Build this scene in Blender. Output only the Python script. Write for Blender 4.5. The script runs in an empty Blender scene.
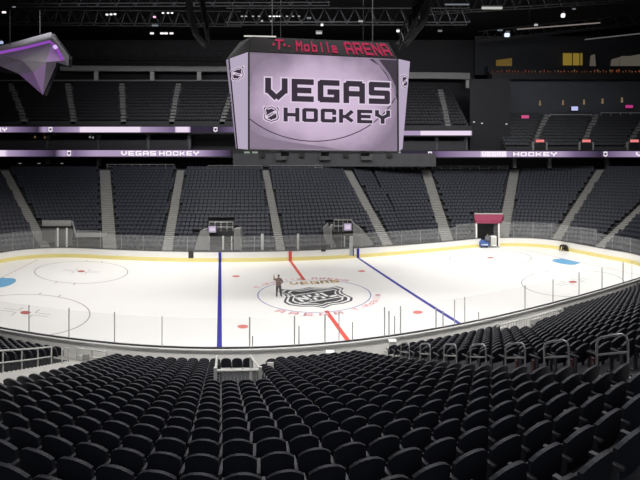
import bpy, bmesh, math, random
from mathutils import Vector, Matrix, Euler
random.seed(7)
S = bpy.context.scene
C = S.collection
pi = math.pi
S.view_settings.view_transform = 'Standard'
S.view_settings.look = 'None'

# ------------------------------------------------------------------ layout of the arena
CAMH = 10.7          # eye height above the ice
F = 466.0            # focal length in pixels
HZ = 162.3           # horizon row
TH0 = 0.2135         # heading of the middle of the view, from the perpendicular to the rink
EX, EY = 7.554, 37.01

def Wd(dx, dy, z=0.0):
    """plan position (dx across, dy out from the stand) -> the gently bowed arena plan"""
    r = math.hypot(dx, dy); t = math.atan2(dx, dy) - TH0
    return Vector((r * t, r, z))
def W(rx, ry, z=0.0):
    return Wd(rx + EX, ry + EY, z)
def at(px, py, Y):
    return Vector(((px - 320) / F * Y, Y, CAMH + (HZ - py) / F * Y))
def pxof(v):
    return 320 + F * v.x / v.y, HZ + F * (CAMH - v.z) / v.y

# ------------------------------------------------------------------ materials
MATS = {}
def mat(name, col, rough=0.6, metal=0.0, var=0.15, scale=8.0, spec=0.5):
    if name in MATS: return MATS[name]
    m = bpy.data.materials.new(name); m.use_nodes = True
    nt = m.node_tree; b = nt.nodes['Principled BSDF']
    b.inputs['Roughness'].default_value = rough; b.inputs['Metallic'].default_value = metal
    b.inputs['Specular IOR Level'].default_value = spec
    tc = nt.nodes.new('ShaderNodeTexCoord'); n = nt.nodes.new('ShaderNodeTexNoise')
    n.inputs['Scale'].default_value = scale; n.inputs['Detail'].default_value = 3
    nt.links.new(tc.outputs['Object'], n.inputs['Vector'])
    mx = nt.nodes.new('ShaderNodeMix'); mx.data_type = 'RGBA'
    mx.inputs[6].default_value = [max(0, c * (1 - var)) for c in col] + [1]
    mx.inputs[7].default_value = [min(1, c * (1 + var)) for c in col] + [1]
    nt.links.new(n.outputs['Fac'], mx.inputs[0]); nt.links.new(mx.outputs[2], b.inputs['Base Color'])
    MATS[name] = m; return m
def emit(name, col, s=1.0):
    if name in MATS: return MATS[name]
    m = bpy.data.materials.new(name); m.use_nodes = True
    nt = m.node_tree; nt.nodes.remove(nt.nodes['Principled BSDF'])
    e = nt.nodes.new('ShaderNodeEmission'); e.inputs[0].default_value = list(col) + [1]; e.inputs[1].default_value = s
    nt.links.new(e.outputs[0], nt.nodes['Material Output'].inputs[0])
    MATS[name] = m; return m
def glass_mat(nm='glass_shield', haze=.14):
    m = bpy.data.materials.new(nm); m.use_nodes = True
    nt = m.node_tree; nt.nodes.remove(nt.nodes['Principled BSDF'])
    t = nt.nodes.new('ShaderNodeBsdfTransparent'); t.inputs[0].default_value = (.97, .98, .98, 1)
    d = nt.nodes.new('ShaderNodeBsdfDiffuse'); d.inputs[0].default_value = (.75, .76, .76, 1)
    g = nt.nodes.new('ShaderNodeBsdfGlossy'); g.inputs['Roughness'].default_value = .15
    a = nt.nodes.new('ShaderNodeMixShader'); a.inputs[0].default_value = haze
    b = nt.nodes.new('ShaderNodeMixShader'); b.inputs[0].default_value = .015
    nt.links.new(t.outputs[0], a.inputs[1]); nt.links.new(d.outputs[0], a.inputs[2])
    nt.links.new(a.outputs[0], b.inputs[1]); nt.links.new(g.outputs[0], b.inputs[2])
    nt.links.new(b.outputs[0], nt.nodes['Material Output'].inputs[0])
    return m
GLASS = glass_mat(); GLASSN = glass_mat('glass_near', .045)
ICE = mat('ice', (.80, .79, .775), .35, var=.03, scale=.25)
NAVY = mat('seat_shell', (.013, .014, .021), .6, var=.25, scale=5)
SEATFAR = mat('seat_far', (.0135, .016, .027), .6, var=.3, scale=2)
SEATUP = mat('seat_upper', (.02, .019, .022), .6, var=.3, scale=2)
SEATGREY = mat('seat_metal', (.06, .06, .066), .5, var=.2)
CONC = mat('concrete', (.30, .295, .28), .85, var=.2, scale=1.5)
CONCD = mat('concrete_dark', (.10, .10, .105), .85, var=.25, scale=1.5)
CONCN = mat('concrete_shaded', (.02, .02, .023), .85, var=.25, scale=1.5)  # concrete darkened in colour for the shade between the seat rows
AISLEF = mat('aisle_far', (.26, .258, .245), .9, var=.15, scale=2)
AISLE = mat('aisle_concrete', (.36, .355, .335), .85, var=.15, scale=2)
WHITE = mat('board_white', (.82, .81, .78), .4, var=.03)
YELLOW = mat('kick_yellow', (.78, .68, .27), .5, var=.08)
RAILW = mat('rail_white', (.55, .55, .52), .45, var=.1)
STEEL = mat('steel', (.42, .42, .42), .35, metal=.6, var=.1)
DARK = mat('dark_steel', (.02, .02, .022), .6, var=.3)
BLACK = mat('black_paint', (.006, .006, .008), .7, var=.3)
TRUSS = mat('truss_metal', (.011, .011, .012), .5, var=.3)
BLUE = mat('line_blue', (.018, .018, .27), .5, var=.1)
RED = mat('line_red', (.62, .09, .07), .5, var=.1)
PINK = mat('letter_pink', (.74, .36, .40), .5, var=.05)
GOLD = mat('letter_gold', (.55, .40, .18), .5, var=.05)
THINL = mat('circle_grey', (.30, .28, .30), .5, var=.05)
THINR = mat('dot_red', (.40, .10, .09), .5, var=.05)
CREASE = mat('crease_blue', (.13, .34, .55), .5, var=.05)
LOGOD = mat('emblem_dark', (.055, .055, .06), .5, var=.1)
LOGOW = mat('emblem_white', (.74, .74, .74), .5, var=.05)

# ------------------------------------------------------------------ mesh builder
class MB:
    def __init__(s): s.v = []; s.f = []; s.m = []
    def poly(s, pts, mi=0):
        i = len(s.v); s.v += [tuple(p) for p in pts]; s.f.append(tuple(range(i, i + len(pts)))); s.m.append(mi)
    def hexa(s, p, mi=0):
        """8 corners: bottom 0-3 ccw, top 4-7"""
        i = len(s.v); s.v += [tuple(q) for q in p]
        for f in ((3, 2, 1, 0), (4, 5, 6, 7), (0, 1, 5, 4), (1, 2, 6, 5), (2, 3, 7, 6), (3, 0, 4, 7)):
            s.f.append(tuple(i + k for k in f)); s.m.append(mi)
    def box(s, c, d, mi=0, M=None):
        x, y, z = (k / 2 for k in d)
        p = [Vector((a, b, e)) for e in (-z, z) for a, b in ((-x, -y), (x, -y), (x, y), (-x, y))]
        if M is not None: p = [M @ q for q in p]
        s.hexa([q + Vector(c) for q in p], mi)
    def tube(s, pts, r, n=6, mi=0, r2=None, cap=True):
        pts = [Vector(p) for p in pts]; rings = []
        for i, p in enumerate(pts):
            a = pts[max(0, i - 1)]; b = pts[min(len(pts) - 1, i + 1)]
            d = (b - a).normalized() if (b - a).length > 1e-9 else Vector((0, 0, 1))
            u = d.cross(Vector((0, 0, 1)))
            if u.length < 1e-3: u = d.cross(Vector((1, 0, 0)))
            u.normalize(); w = d.cross(u)
            rr = r if r2 is None else r + (r2 - r) * i / max(1, len(pts) - 1)
            k = len(s.v)
            s.v += [tuple(p + (u * math.cos(2 * pi * j / n) + w * math.sin(2 * pi * j / n)) * rr) for j in range(n)]
            rings.append(k)
        for a, b in zip(rings, rings[1:]):
            for j in range(n):
                s.f.append((a + j, a + (j + 1) % n, b + (j + 1) % n, b + j)); s.m.append(mi)
        if cap:
            s.f.append(tuple(rings[0] + j for j in range(n))[::-1]); s.m.append(mi)
            s.f.append(tuple(rings[-1] + j for j in range(n))); s.m.append(mi)
    def strip(s, A, B, mi=0):
        i = len(s.v); n = len(A); s.v += [tuple(p) for p in A] + [tuple(p) for p in B]
        for k in range(n - 1):
            s.f.append((i + k, i + k + 1, i + n + k + 1, i + n + k)); s.m.append(mi)
    def sweep(s, inner, outer, z0, z1, mi=0):
        """box section swept between two plan polylines (lists of Vectors)"""
        up = lambda L, z: [Vector((p.x, p.y, z)) for p in L]
        a0, a1, b0, b1 = up(inner, z0), up(inner, z1), up(outer, z0), up(outer, z1)
        s.strip(a0, a1, mi); s.strip(a1, b1, mi); s.strip(b1, b0, mi); s.strip(b0, a0, mi)
        s.poly([a0[0], a1[0], b1[0], b0[0]], mi); s.poly([a0[-1], b0[-1], b1[-1], a1[-1]], mi)
    def build(s, name, mats, parent=None, smooth=False, fix=True):
        me = bpy.data.meshes.new(name); me.from_pydata(s.v, [], s.f)
        if not isinstance(mats, (list, tuple)): mats = [mats]
        for m in mats: me.materials.append(m)
        if len(mats) > 1: me.polygons.foreach_set('material_index', s.m)
        if fix:
            bm = bmesh.new(); bm.from_mesh(me); bmesh.ops.recalc_face_normals(bm, faces=bm.faces); bm.to_mesh(me); bm.free()
        if smooth:
            for p in me.polygons: p.use_smooth = True
        o = bpy.data.objects.new(name, me); C.objects.link(o)
        if parent is not None: put(o, parent)
        return o
def put(o, parent):
    o.parent = parent
    o.matrix_parent_inverse = Matrix.Translation(-Vector(parent.location)) if parent.type == 'EMPTY' or parent.location.length else Matrix()
def tag(o, label=None, cat=None, group=None, kind=None):
    if label: o['label'] = label
    if cat: o['category'] = cat
    if group: o['group'] = group
    if kind: o['kind'] = kind
    return o
def empty(name, loc, label, cat, group=None):
    o = bpy.data.objects.new(name, None); o.location = loc; o.empty_display_size = .2; C.objects.link(o)
    return tag(o, label, cat, group)
ORD = ['zeroth', 'first', 'second', 'third', 'fourth', 'fifth', 'sixth', 'seventh', 'eighth', 'ninth', 'tenth', 'eleventh', 'twelfth',
       'thirteenth', 'fourteenth', 'fifteenth', 'sixteenth', 'seventeenth', 'eighteenth', 'nineteenth', 'twentieth']
def nth(n):
    if n <= 20: return ORD[n]
    if n == 30: return 'thirtieth'
    if n == 40: return 'fortieth'
    return {2: 'twenty-', 3: 'thirty-', 4: 'forty-', 5: 'fifty-'}[n // 10] + ORD[n % 10]

# block letters: strokes in a 0.7 x 1 cell
GL = {
 'V': [[(0, 1), (0, .45), (.35, 0), (.7, .45), (.7, 1)]],
 'E': [[(.7, 1), (0, 1), (0, 0), (.7, 0)], [(0, .5), (.6, .5)]],
 'G': [[(.7, 1), (.08, 1), (0, .92), (0, .08), (.08, 0), (.7, 0), (.7, .46), (.42, .46)]],
 'A': [[(0, 0), (0, .88), (.12, 1), (.58, 1), (.7, .88), (.7, 0)], [(0, .4), (.7, .4)]],
 'S': [[(.7, 1), (.05, 1), (0, .95), (0, .55), (.05, .5), (.65, .5), (.7, .45), (.7, .05), (.65, 0), (0, 0)]],
 'H': [[(0, 0), (0, 1)], [(.7, 0), (.7, 1)], [(0, .5), (.7, .5)]],
 'O': [[(.08, 0), (.62, 0), (.7, .08), (.7, .92), (.62, 1), (.08, 1), (0, .92), (0, .08), (.08, 0)]],
 'C': [[(.7, .75), (.7, .92), (.62, 1), (.08, 1), (0, .92), (0, .08), (.08, 0), (.62, 0), (.7, .08), (.7, .25)]],
 'K': [[(0, 0), (0, 1)], [(0, .45), (.3, .45), (.7, 1)], [(.3, .45), (.7, 0)]],
 'Y': [[(0, 1), (0, .7), (.35, .42), (.7, .7), (.7, 1)], [(.35, .42), (.35, 0)]],
 'T': [[(0, 1), (.7, 1)], [(.35, 1), (.35, 0)]],
 'M': [[(0, 0), (0, 1), (.35, .45), (.7, 1), (.7, 0)]],
 'R': [[(0, 0), (0, 1), (.7, 1), (.7, .45), (0, .45)], [(.35, .45), (.7, 0)]],
 'N': [[(0, 0), (0, 1), (.7, 0), (.7, 1)]],
 'L': [[(0, 1), (0, 0), (.6, 0)]],
 'b': [[(.05, 1), (.05, 0), (.55, 0), (.6, .05), (.6, .55), (.55, .6), (.05, .6)]],
 'o': [[(.1, 0), (.55, 0), (.6, .05), (.6, .55), (.55, .6), (.1, .6), (.05, .55), (.05, .05), (.1, 0)]],
 'i': [[(.3, 0), (.3, .6)], [(.3, .82), (.3, .92)]],
 'l': [[(.3, 0), (.3, 1)]],
 'e': [[(.6, 0), (.05, 0), (.05, .6), (.6, .6), (.6, .3), (.05, .3)]],
 '.': [[(.25, .35), (.45, .35)]],
 ' ': [],
}
ADV = {'i': .5, 'l': .5, '.': .6, ' ': .6}
def text_quads(txt, t=.2, gap=.27, grow=0.0):
    """list of quads (unit cap height), width"""
    out = []; x = 0
    for ch in txt:
        for st in GL[ch]:
            for (a, b), (c, d) in zip(st, st[1:]):
                L = math.hypot(c - a, d - b); ux, uy = (c - a) / L, (d - b) / L; h = t / 2 + grow
                # keep strokes inside the cap height
                sc = lambda X, Y: (x + t / 2 + X * (1 - 0), t / 2 + Y * (1 - t))
                p, q = sc(a, b), sc(c, d)
                L2 = math.hypot(q[0] - p[0], q[1] - p[1]); ux, uy = (q[0] - p[0]) / L2, (q[1] - p[1]) / L2
                diag = abs(ux) > .05 and abs(uy) > .05
                e = grow + (t * .04 if diag else t / 2)
                out.append([(p[0] - ux * e + uy * h, p[1] - uy * e - ux * h), (q[0] + ux * e + uy * h, q[1] + uy * e - ux * h),
                            (q[0] + ux * e - uy * h, q[1] + uy * e + ux * h), (p[0] - ux * e - uy * h, p[1] - uy * e + ux * h)])
        x += ADV.get(ch, .7) + t + gap * .6
    return out, x - gap * .6

# emblem (shield) outline in unit square, y up
SHIELD = [(-.5, .36), (-.42, .5), (-.27, .43), (-.13, .47), (0, .54), (.13, .47), (.27, .43), (.42, .5), (.5, .36),
          (.43, .22), (.42, .08), (.46, -.05), (.49, -.18), (.44, -.32), (.3, -.41), (.12, -.44), (0, -.54),
          (-.12, -.44), (-.3, -.41), (-.44, -.32), (-.49, -.18), (-.46, -.05), (-.42, .08), (-.43, .22)]
def shield(mb_put, k, mi, lift):
    mb_put([(x * k, y * k) for x, y in SHIELD], mi, lift)

# ------------------------------------------------------------------ plan curves
def rink_path(d=0.0, n=26, step=1.0):
    """rounded rectangle rink outline offset outward by d, anticlockwise from mid near side; returns (x,y,nx,ny)"""
    a, b, R = 30.48, 12.95, 8.53
    pts = []
    def line(x0, y0, x1, y1, nx, ny):
        L = math.hypot(x1 - x0, y1 - y0); m = max(2, int(L / step))
        for i in range(m): pts.append((x0 + (x1 - x0) * i / m, y0 + (y1 - y0) * i / m, nx, ny))
    def arc(cx, cy, a0):
        for i in range(n):
            t = a0 + pi / 2 * i / n; pts.append((cx + R * math.cos(t), cy + R * math.sin(t), math.cos(t), math.sin(t)))
    line(0, -b, a - R, -b, 0, -1); arc(a - R, -b + R, -pi / 2); line(a, -b + R, a, b - R, 1, 0); arc(a - R, b - R, 0)
    line(a - R, b, -a + R, b, 0, 1); arc(-a + R, b - R, pi / 2); line(-a, b - R, -a, -b + R, -1, 0); arc(-a + R, -b + R, pi)
    line(-a + R, -b, 0, -b, 0, -1)
    pts.append(pts[0])
    return pts
CXL, CXR = -15.8, 15.8
def far_pt(s, R):
    """stadium-shaped row curve: s runs along the straight, beyond it an angle"""
    if abs(s) <= CXR: return (s, R)
    sg = 1 if s > 0 else -1; ph = (abs(s) - CXR) / 16.6   # parameter s measured on the innermost row
    return (sg * (CXR + R * math.sin(ph)), R * math.cos(ph))
def far_n(s):
    if abs(s) <= CXR: return (0, 1)
    sg = 1 if s > 0 else -1; ph = (abs(s) - CXR) / 16.6
    return (sg * math.sin(ph), math.cos(ph))
FR0, FP, FZ0, FRISE, FROWS = 16.7, .82, .55, .395, 23
def phs(sg, ph): return sg * (CXR + 16.6 * ph)
NCL, NCR, NCY = -8.25, 23.35, EY
NR0, NP, NZ0, NRISE, NROWS = 14.55, .80, .39, .27, 25
def near_pt(s, R):
    """near stand row curve in (dx,dy)"""
    if NCL <= s <= NCR: return (s, NCY - R)
    c = NCR if s > NCR else NCL; ph = (s - c) / R; R += 9.0 * (1 - math.cos(min(abs(ph), .9)))
    return (c + R * math.sin(ph), NCY - R * math.cos(ph))
def near_rot(s, R):
    if NCL <= s <= NCR: return 0
    c = NCR if s > NCR else NCL
    return (s - c) / R

# ------------------------------------------------------------------ camera
cam = bpy.data.cameras.new('camera'); co = bpy.data.objects.new('camera', cam); C.objects.link(co)
co.location = (0, 0, CAMH); co.rotation_euler = (pi / 2, 0, 0)
cam.sensor_width = 36; cam.lens = F / 640 * 36; cam.shift_y = -(240 - HZ) / 640
cam.clip_end = 400; cam.clip_start = .1
S.camera = co
w = bpy.data.worlds.new('world'); S.world = w; w.use_nodes = True
w.node_tree.nodes['Background'].inputs[0].default_value = (.5, .5, .6, 1)
w.node_tree.nodes['Background'].inputs[1].default_value = .004

# ------------------------------------------------------------------ shell of the hall
m = MB(); m.box((5, 40, -.35), (210, 130, .5)); tag(m.build('floor', CONCD), kind='structure')
m = MB(); m.box((5, 40, 36.5), (210, 130, .5)); tag(m.build('ceiling', BLACK), kind='structure')
m = MB(); m.box((5, 104, 18), (210, .6, 37)); tag(m.build('wall_back', DARK), kind='structure')
m = MB(); m.box((-98, 40, 18), (.6, 130, 37)); tag(m.build('wall_left', DARK), kind='structure')
m = MB(); m.box((108, 40, 18), (.6, 130, 37)); tag(m.build('wall_right', DARK), kind='structure')
m = MB(); m.box((5, -24, 18), (210, .6, 37)); tag(m.build('wall_front', DARK), kind='structure')

# ------------------------------------------------------------------ the ice and its markings
ice_root = empty('ice_sheet', W(0, 0, 0), 'white hockey ice sheet with blue and red lines and centre emblem', 'ice')
outline = rink_path()
m = MB()
cen = [(x * 0.0, y * 0.0) for x, y, _, _ in outline]
for f0, f1 in ((0, .25), (.25, .5), (.5, .75), (.75, 1.0)):
    A = [W(x * f0, y * f0) for x, y, _, _ in outline]; B = [W(x * f1, y * f1) for x, y, _, _ in outline]
    if f0 == 0:
        for p, q in zip(B, B[1:]): m.poly([A[0], p, q])
    else: m.strip(A, B)
# ice runs on through the tunnel gate
m.build('ice_surface', ICE, ice_root)
def ice_line(x0, x1, y0, y1, z, n=24):
    b = MB(); A = [W(x0, y0 + (y1 - y0) * i / n, z) for i in range(n + 1)]; B = [W(x1, y0 + (y1 - y0) * i / n, z) for i in range(n + 1)]
    b.strip(A, B); return b
for x in (-7.62, 7.62): ice_line(x - .15, x + .15, -12.9, 12.9, .006).build('blue_line', BLUE, ice_root)
ice_line(-.15, .15, 4.6, 12.9, .006).build('red_centre_line', RED, ice_root); ice_line(-.15, .15, -12.9, -4.3, .006).build('red_centre_line', RED, ice_root)
for sg in (-1, 1):
    yy = 10.3; b = ice_line(sg * 27.13 - .03, sg * 27.13 + .03, -yy, yy, .006); b.build('goal_line', THINR, ice_root)
def ring(cx, cy, r, wd, z, n=72, a0=0, a1=2 * pi):
    b = MB(); P = lambda rr: [W(cx + rr * math.cos(a0 + (a1 - a0) * i / n), cy + rr * math.sin(a0 + (a1 - a0) * i / n), z) for i in range(n + 1)]
    b.strip(P(r - wd / 2), P(r + wd / 2)); return b
CB = mat('circle_blue', (.16, .17, .40), .5, var=.05)
ring(0, 0, 4.57, .09, .006).build('centre_circle', CB, ice_root)
for sx in (-1, 1):
    for sy in (-1, 1):
        cx, cy = sx * 21.03, sy * 6.7
        b = ring(cx, cy, 4.57, .09, .006)
        for a, c in ((1.3, .25), (1.3, -.25), (-1.3, .25), (-1.3, -.25)):       # L marks by the dot and hash marks on the rim
            for x0, x1, y0, y1 in ((min(a * .5, a * 1.4), max(a * .5, a * 1.4), c - .03, c + .03), (a * .5 - .03, a * .5 + .03, min(c, c * 4), max(c, c * 4))):
                b.poly([W(cx + x0, cy + y0, .006), W(cx + x1, cy + y0, .006), W(cx + x1, cy + y1, .006), W(cx + x0, cy + y1, .006)])
        for hx in (-.85, .85):
            for hy in (-1, 1):
                b.poly([W(cx + hx + u, cy + hy * (4.5 + v), .006) for u, v in ((-.04, 0), (.04, 0), (.04, .6), (-.04, .6))])
        b.build('faceoff_circle', THINL, ice_root)
        b = MB(); b.poly([W(cx + .38 * math.cos(t * pi / 12), cy + .38 * math.sin(t * pi / 12), .008) for t in range(24)]); b.build('faceoff_dot', THINR, ice_root)
        b = MB(); b.poly([W(sx * 6.1 + .36 * math.cos(t * pi / 12), cy + .36 * math.sin(t * pi / 12), .008) for t in range(24)]); b.build('faceoff_dot', mat('dot_bright', (.6, .17, .15), .5), ice_root)
    b = MB(); gx = sx * 27.1
    b.poly([W(gx, -1.5, .007)] + [W(gx - sx * (1.0 + .85 * math.cos(t)), 1.75 * math.sin(t), .007) for t in [(-pi / 2) + pi * i / 20 for i in range(21)]] + [W(gx, 1.5, .007)])
    b.build('goal_crease', CREASE, ice_root)
# centre emblem: shield with three letters on a diagonal band
mb = MB()
EMX, EMY, EMW, EMH = .0, -.75, 5.6, 5.4
def ice_put(pts, mi, lift): mb.poly([W(EMX + x * EMW, EMY + y * EMH, lift) for x, y in pts], mi)
shield(ice_put, 1.0, 0, .010); shield(ice_put, .93, 1, .014); shield(ice_put, .86, 0, .018); shield(ice_put, .75, 1, .022); shield(ice_put, .70, 0, .026)
ca, sa = math.cos(.30), math.sin(.30)
def bar(u0, u1, v0, v1, mi, lift):
    ice_put([(u * ca - v * sa, u * sa + v * ca) for u, v in ((u0, v0), (u1, v0), (u1, v1), (u0, v1))], mi, lift)
bar(-.37, .37, -.21, -.18, 1, .030); bar(-.37, .37, .18, .21, 1, .030)
Q, wid = text_quads('NHL', .27, .3)
for q in Q:
    ice_put([((x / wid - .5) * .60 * ca - (y - .5) * .27 * sa, (x / wid - .5) * .60 * sa + (y - .5) * .27 * ca) for x, y in q], 1, .034)
mb.build('centre_emblem', [LOGOD, LOGOW], ice_root, fix=False)
# lettering on the ice
def arc_text(txt, R, a_mid, hgt, z, mt, name, flip=False, gap=.5, yy=0, strx=1.0):
    q, wd = text_quads(txt, .22, gap); b = MB()
    for qd in q:
        P = []
        for x, y in qd:
            s = (x - wd / 2) * hgt * strx
            if not flip: a = a_mid - s / R; rr = R + y * hgt
            else: a = a_mid + s / R; rr = R + (1 - y) * hgt
            P.append(W(rr * math.cos(a), rr * math.sin(a) + yy, z))
        b.poly(P)
    b.build(name, mt, ice_root, fix=False)
q, wd = text_quads('VEGAS', .26, .3); b = MB()
for qd in q: b.poly([W(.75 + (x / wd - .5) * 4.4, 3.15 + y * .95, .008) for x, y in qd])
b.build('gold_lettering', GOLD, ice_root, fix=False)
arc_text('T.Mobile ARENA', 4.85, pi / 2 + .12, .6, .008, PINK, 'pink_lettering', strx=.95)
arc_text('ARENA', 4.75, -pi / 2 - .28, .6, .008, PINK, 'pink_lettering', flip=True, strx=1.15, gap=.9)
arc_text('T.Mobile', 4.75, -.72, .6, .008, PINK, 'pink_lettering', flip=True, strx=.8)

# ------------------------------------------------------------------ dasher boards and glass
boards = empty('dasher_boards', W(0, 12.95, 0), 'white dasher boards with yellow kick plate and clear glass round the ice', 'rink boards')
def gate(x, y):
    v = Wd(x + EX, y + EY); px = pxof(v)[0]
    return y > 0 and x > 0 and 481.5 < px < 498.5
runs = [[]]
for p in rink_path(step=.5, n=40):
    if gate(p[0], p[1]): 
        if runs[-1]: runs.append([])
    else: runs[-1].append(p)
mw, mk, mc, mg = MB(), MB(), MB(), MB()
for R_ in runs:
    if len(R_) < 2: continue
    off = lambda d: [W(x + nx * d, y + ny * d) for x, y, nx, ny in R_]
    mw.sweep(off(.03), off(.14), .0, 1.04); mk.sweep(off(-.012), off(.03), .0, .42); mw.sweep(off(0), off(.03), .42, 1.04); mc.sweep(off(-.02), off(.26), 1.04, 1.10); mg.sweep(off(-.025), off(.10), 1.10, 1.16)
mg.build('glass_channel', DARK, boards); mw.build('board_wall', WHITE, boards); mk.build('kick_plate', YELLOW, boards)
mc.build('cap_rail', mat('cap_rail', (.5, .5, .49), .5, var=.1), boards)
# painted marks on the far boards
def board_mark(x0, x1, z0, z1, mt, name, y=12.93):
    b = MB(); b.sweep([W(x0, y - .03), W(x1, y - .03)], [W(x0, y), W(x1, y)], z0, z1); b.build(name, mt, boards)
board_mark(-7.77, -7.47, .0, 1.06, BLUE, 'line_mark'); board_mark(7.47, 7.77, .0, 1.06, BLUE, 'line_mark'); board_mark(-.2, .15, .0, 1.06, RED, 'line_mark')
board_mark(-11.0, -10.45, .42, 1.12, DARK, 'camera_hatch'); board_mark(3.4, 3.9, .9, 1.14, DARK, 'camera_hatch')
# glass: one pane about every 2.4 m
full = rink_path(step=.3, n=48)
acc = 0; cur = [full[0]]; panes = []
for a, c in zip(full, full[1:]):
    acc += math.hypot(c[0] - a[0], c[1] - a[1]); cur.append(c)
    if acc > 2.4: panes.append(cur); cur = [c]; acc = 0
for P in panes:
    mx, my = P[len(P) // 2][:2]
    if gate(mx, my): continue
    if my < 0: top = 2.68
    else: top = 2.75 if abs(mx) < 20 else 3.1
    v = W(mx, my); px, _ = pxof(v)
    if px < -30 or px > 670: continue
    b = MB(); L = [W(x + nx * .06, y + ny * .06) for x, y, nx, ny in P]
    b.strip([Vector((p.x, p.y, 1.1)) for p in L], [Vector((p.x, p.y, top)) for p in L]); b.build('glass_pane', GLASS if my > -9 else GLASSN, boards, fix=False)
    if my > -12.9:
        b = MB(); b.box((L[0].x, L[0].y, 1.1 + (top - 1.1) / 2), (.022, .022, top - 1.1)); b.build('glass_post', mat('post_pale', (.4, .4, .4), .4), boards)
# near glass posts as they stand
POST = mat('post_dark', (.42, .42, .42), .4, var=.1)
for px, ty, by, wd in ((29, 305, 334, .04), (69, 308, 338, .05), (114.5, 312, 343, .05), (162, 316, 348, .04), (249.7, 317, 352, .09), (252.5, 336, 356, .08),
                   (294.5, 316, 357, .08), (299, 326, 357, .08), (325, 314, 351, .08), (339, 312, 345, .06), (352.5, 322, 344, .07), (384.5, 307, 340, .08),
                   (389, 311, 350, .08), (394.5, 316, 352, .08), (400.5, 306, 342, .08), (436, 307, 337, .08), (443, 311, 340, .08), (454.5, 300, 328, .05), (464.7, 297, 325, .06),
                   (478.5, 312, 331, .06), (525, 285, 314, .06), (553, 279, 307, .06), (579, 272, 299, .06), (602, 267, 290, .06), (623, 262, 283, .06)):
    th = (px - 220.5) / F
    r = (EY - 12.95 - .06) / math.cos(th)
    if px > 590:   # the corner begins
        t = 20.0
        while t < 60:
            x, y = t * math.sin(th) - EX, t * math.cos(th) - EY
            if x < 21.95: d = abs(y) - 12.95
            else: d = math.hypot(x - 21.95, y + 4.42) - 8.53
            if d < .06: break
            t += .02
        r = t
    v = Wd(r * math.sin(th), r * math.cos(th)); zt = CAMH + (HZ - ty) / F * r; zb = max(.0, CAMH + (HZ - by) / F * r)
    b = MB(); b.box((v.x, v.y, (zt + min(zb, 1.0)) / 2), (wd * .8, .05, zt - min(zb, 1.0))); b.build('glass_post', POST, boards)

# ------------------------------------------------------------------ far lower bowl
FMIN, FMAX = phs(-1, 1.25), phs(1, 2.05)
def far_samples(n=150): return [FMIN + (FMAX - FMIN) * i / n for i in range(n + 1)]
m = MB(); ss = far_samples()
def farcurve(R, z): return [W(*far_pt(s, R), z) for s in ss]
m.strip(farcurve(FR0 - .55, -.1), farcurve(FR0 - .55, FZ0))
for k in range(FROWS):
    R0 = FR0 - .55 + FP * k; z = FZ0 + FRISE * k
    m.strip(farcurve(R0, z), farcurve(R0 + FP, z))
    m.strip(farcurve(R0 + FP, z), farcurve(R0 + FP, z + FRISE))
RT = FR0 - .55 + FP * FROWS; ZT = FZ0 + FRISE * FROWS
m.strip(farcurve(RT, ZT), farcurve(RT + 5, ZT))
tag(m.build('lower_stand', mat('stand_conc', (.032, .033, .037), .85), fix=False), 'stepped dark concrete stand rising behind the far boards', 'stand', kind='structure')
# aisles
AISLES = [(-13.7, 1.15), (-.6, 1.0), (12.5, 1.25), (phs(-1, .28), 1.6), (phs(-1, .73), 1.25), (phs(1, .285), 1.5), (phs(1, .717), 1.5), (phs(1, 1.135), 1.3), (phs(1, 1.53), 1.4)]
names = {0: 'grey stair aisle left of the left blue line tunnel', 1: 'grey stair aisle rising behind the red centre line', 2: 'wide grey stair aisle right of the right blue line tunnel',
         3: 'grey double stair aisle behind the far left faceoff circle', 4: 'grey stair aisle leaning left at the far left corner', 5: 'grey stair aisle left of the pink tunnel canopy',
         6: 'grey stair aisle just right of the pink tunnel canopy', 7: 'grey stair aisle slanting up right behind the far right corner', 8: 'grey stair aisle at the right edge of the far stand'}
def s_at(s, R, off):
    """point offset sideways by off metres from the aisle line"""
    x, y = far_pt(s, R); nx, ny = far_n(s); return (x + ny * off, y - nx * off)
for i, (s, wd) in enumerate(AISLES):
    root = empty('aisle_stairs', W(*far_pt(s, FR0), FZ0), names[i], 'stairs', 'stair aisles of the far lower stand')
    m = MB()
    for k in range(FROWS):
        for h in (0, 1):
            R0 = FR0 - .6 + FP * (k + h * .5); z = FZ0 + FRISE * (k + h * .5) + .02
            q = [W(*s_at(s, R, o), 0) for R, o in ((R0, -wd / 2), (R0, wd / 2), (R0 + FP * .5, wd / 2), (R0 + FP * .5, -wd / 2))]
            m.hexa([v + Vector((0, 0, z - .25)) for v in q] + [v + Vector((0, 0, z)) for v in q])
    m.build('steps', AISLEF, root)
# portals (tunnel mouths) cut into the lower rows: px range, rows
def far_s_of_px(px, R):
    lo, hi = FMIN, FMAX
    for _ in range(50):
        mid = (lo + hi) / 2
        if pxof(W(*far_pt(mid, R)))[0] < px: lo = mid
        else: hi = mid
    return (lo + hi) / 2
PORT = [(194, 243, 4), (206, 237, 7), (324, 371, 4), (331, 357, 6), (473, 504, 7), (40, 72, 5), (72, 98, 2)]
holes = [(far_s_of_px(a, FR0 + 1), far_s_of_px(c, FR0 + 1), k) for a, c, k in PORT]

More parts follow.
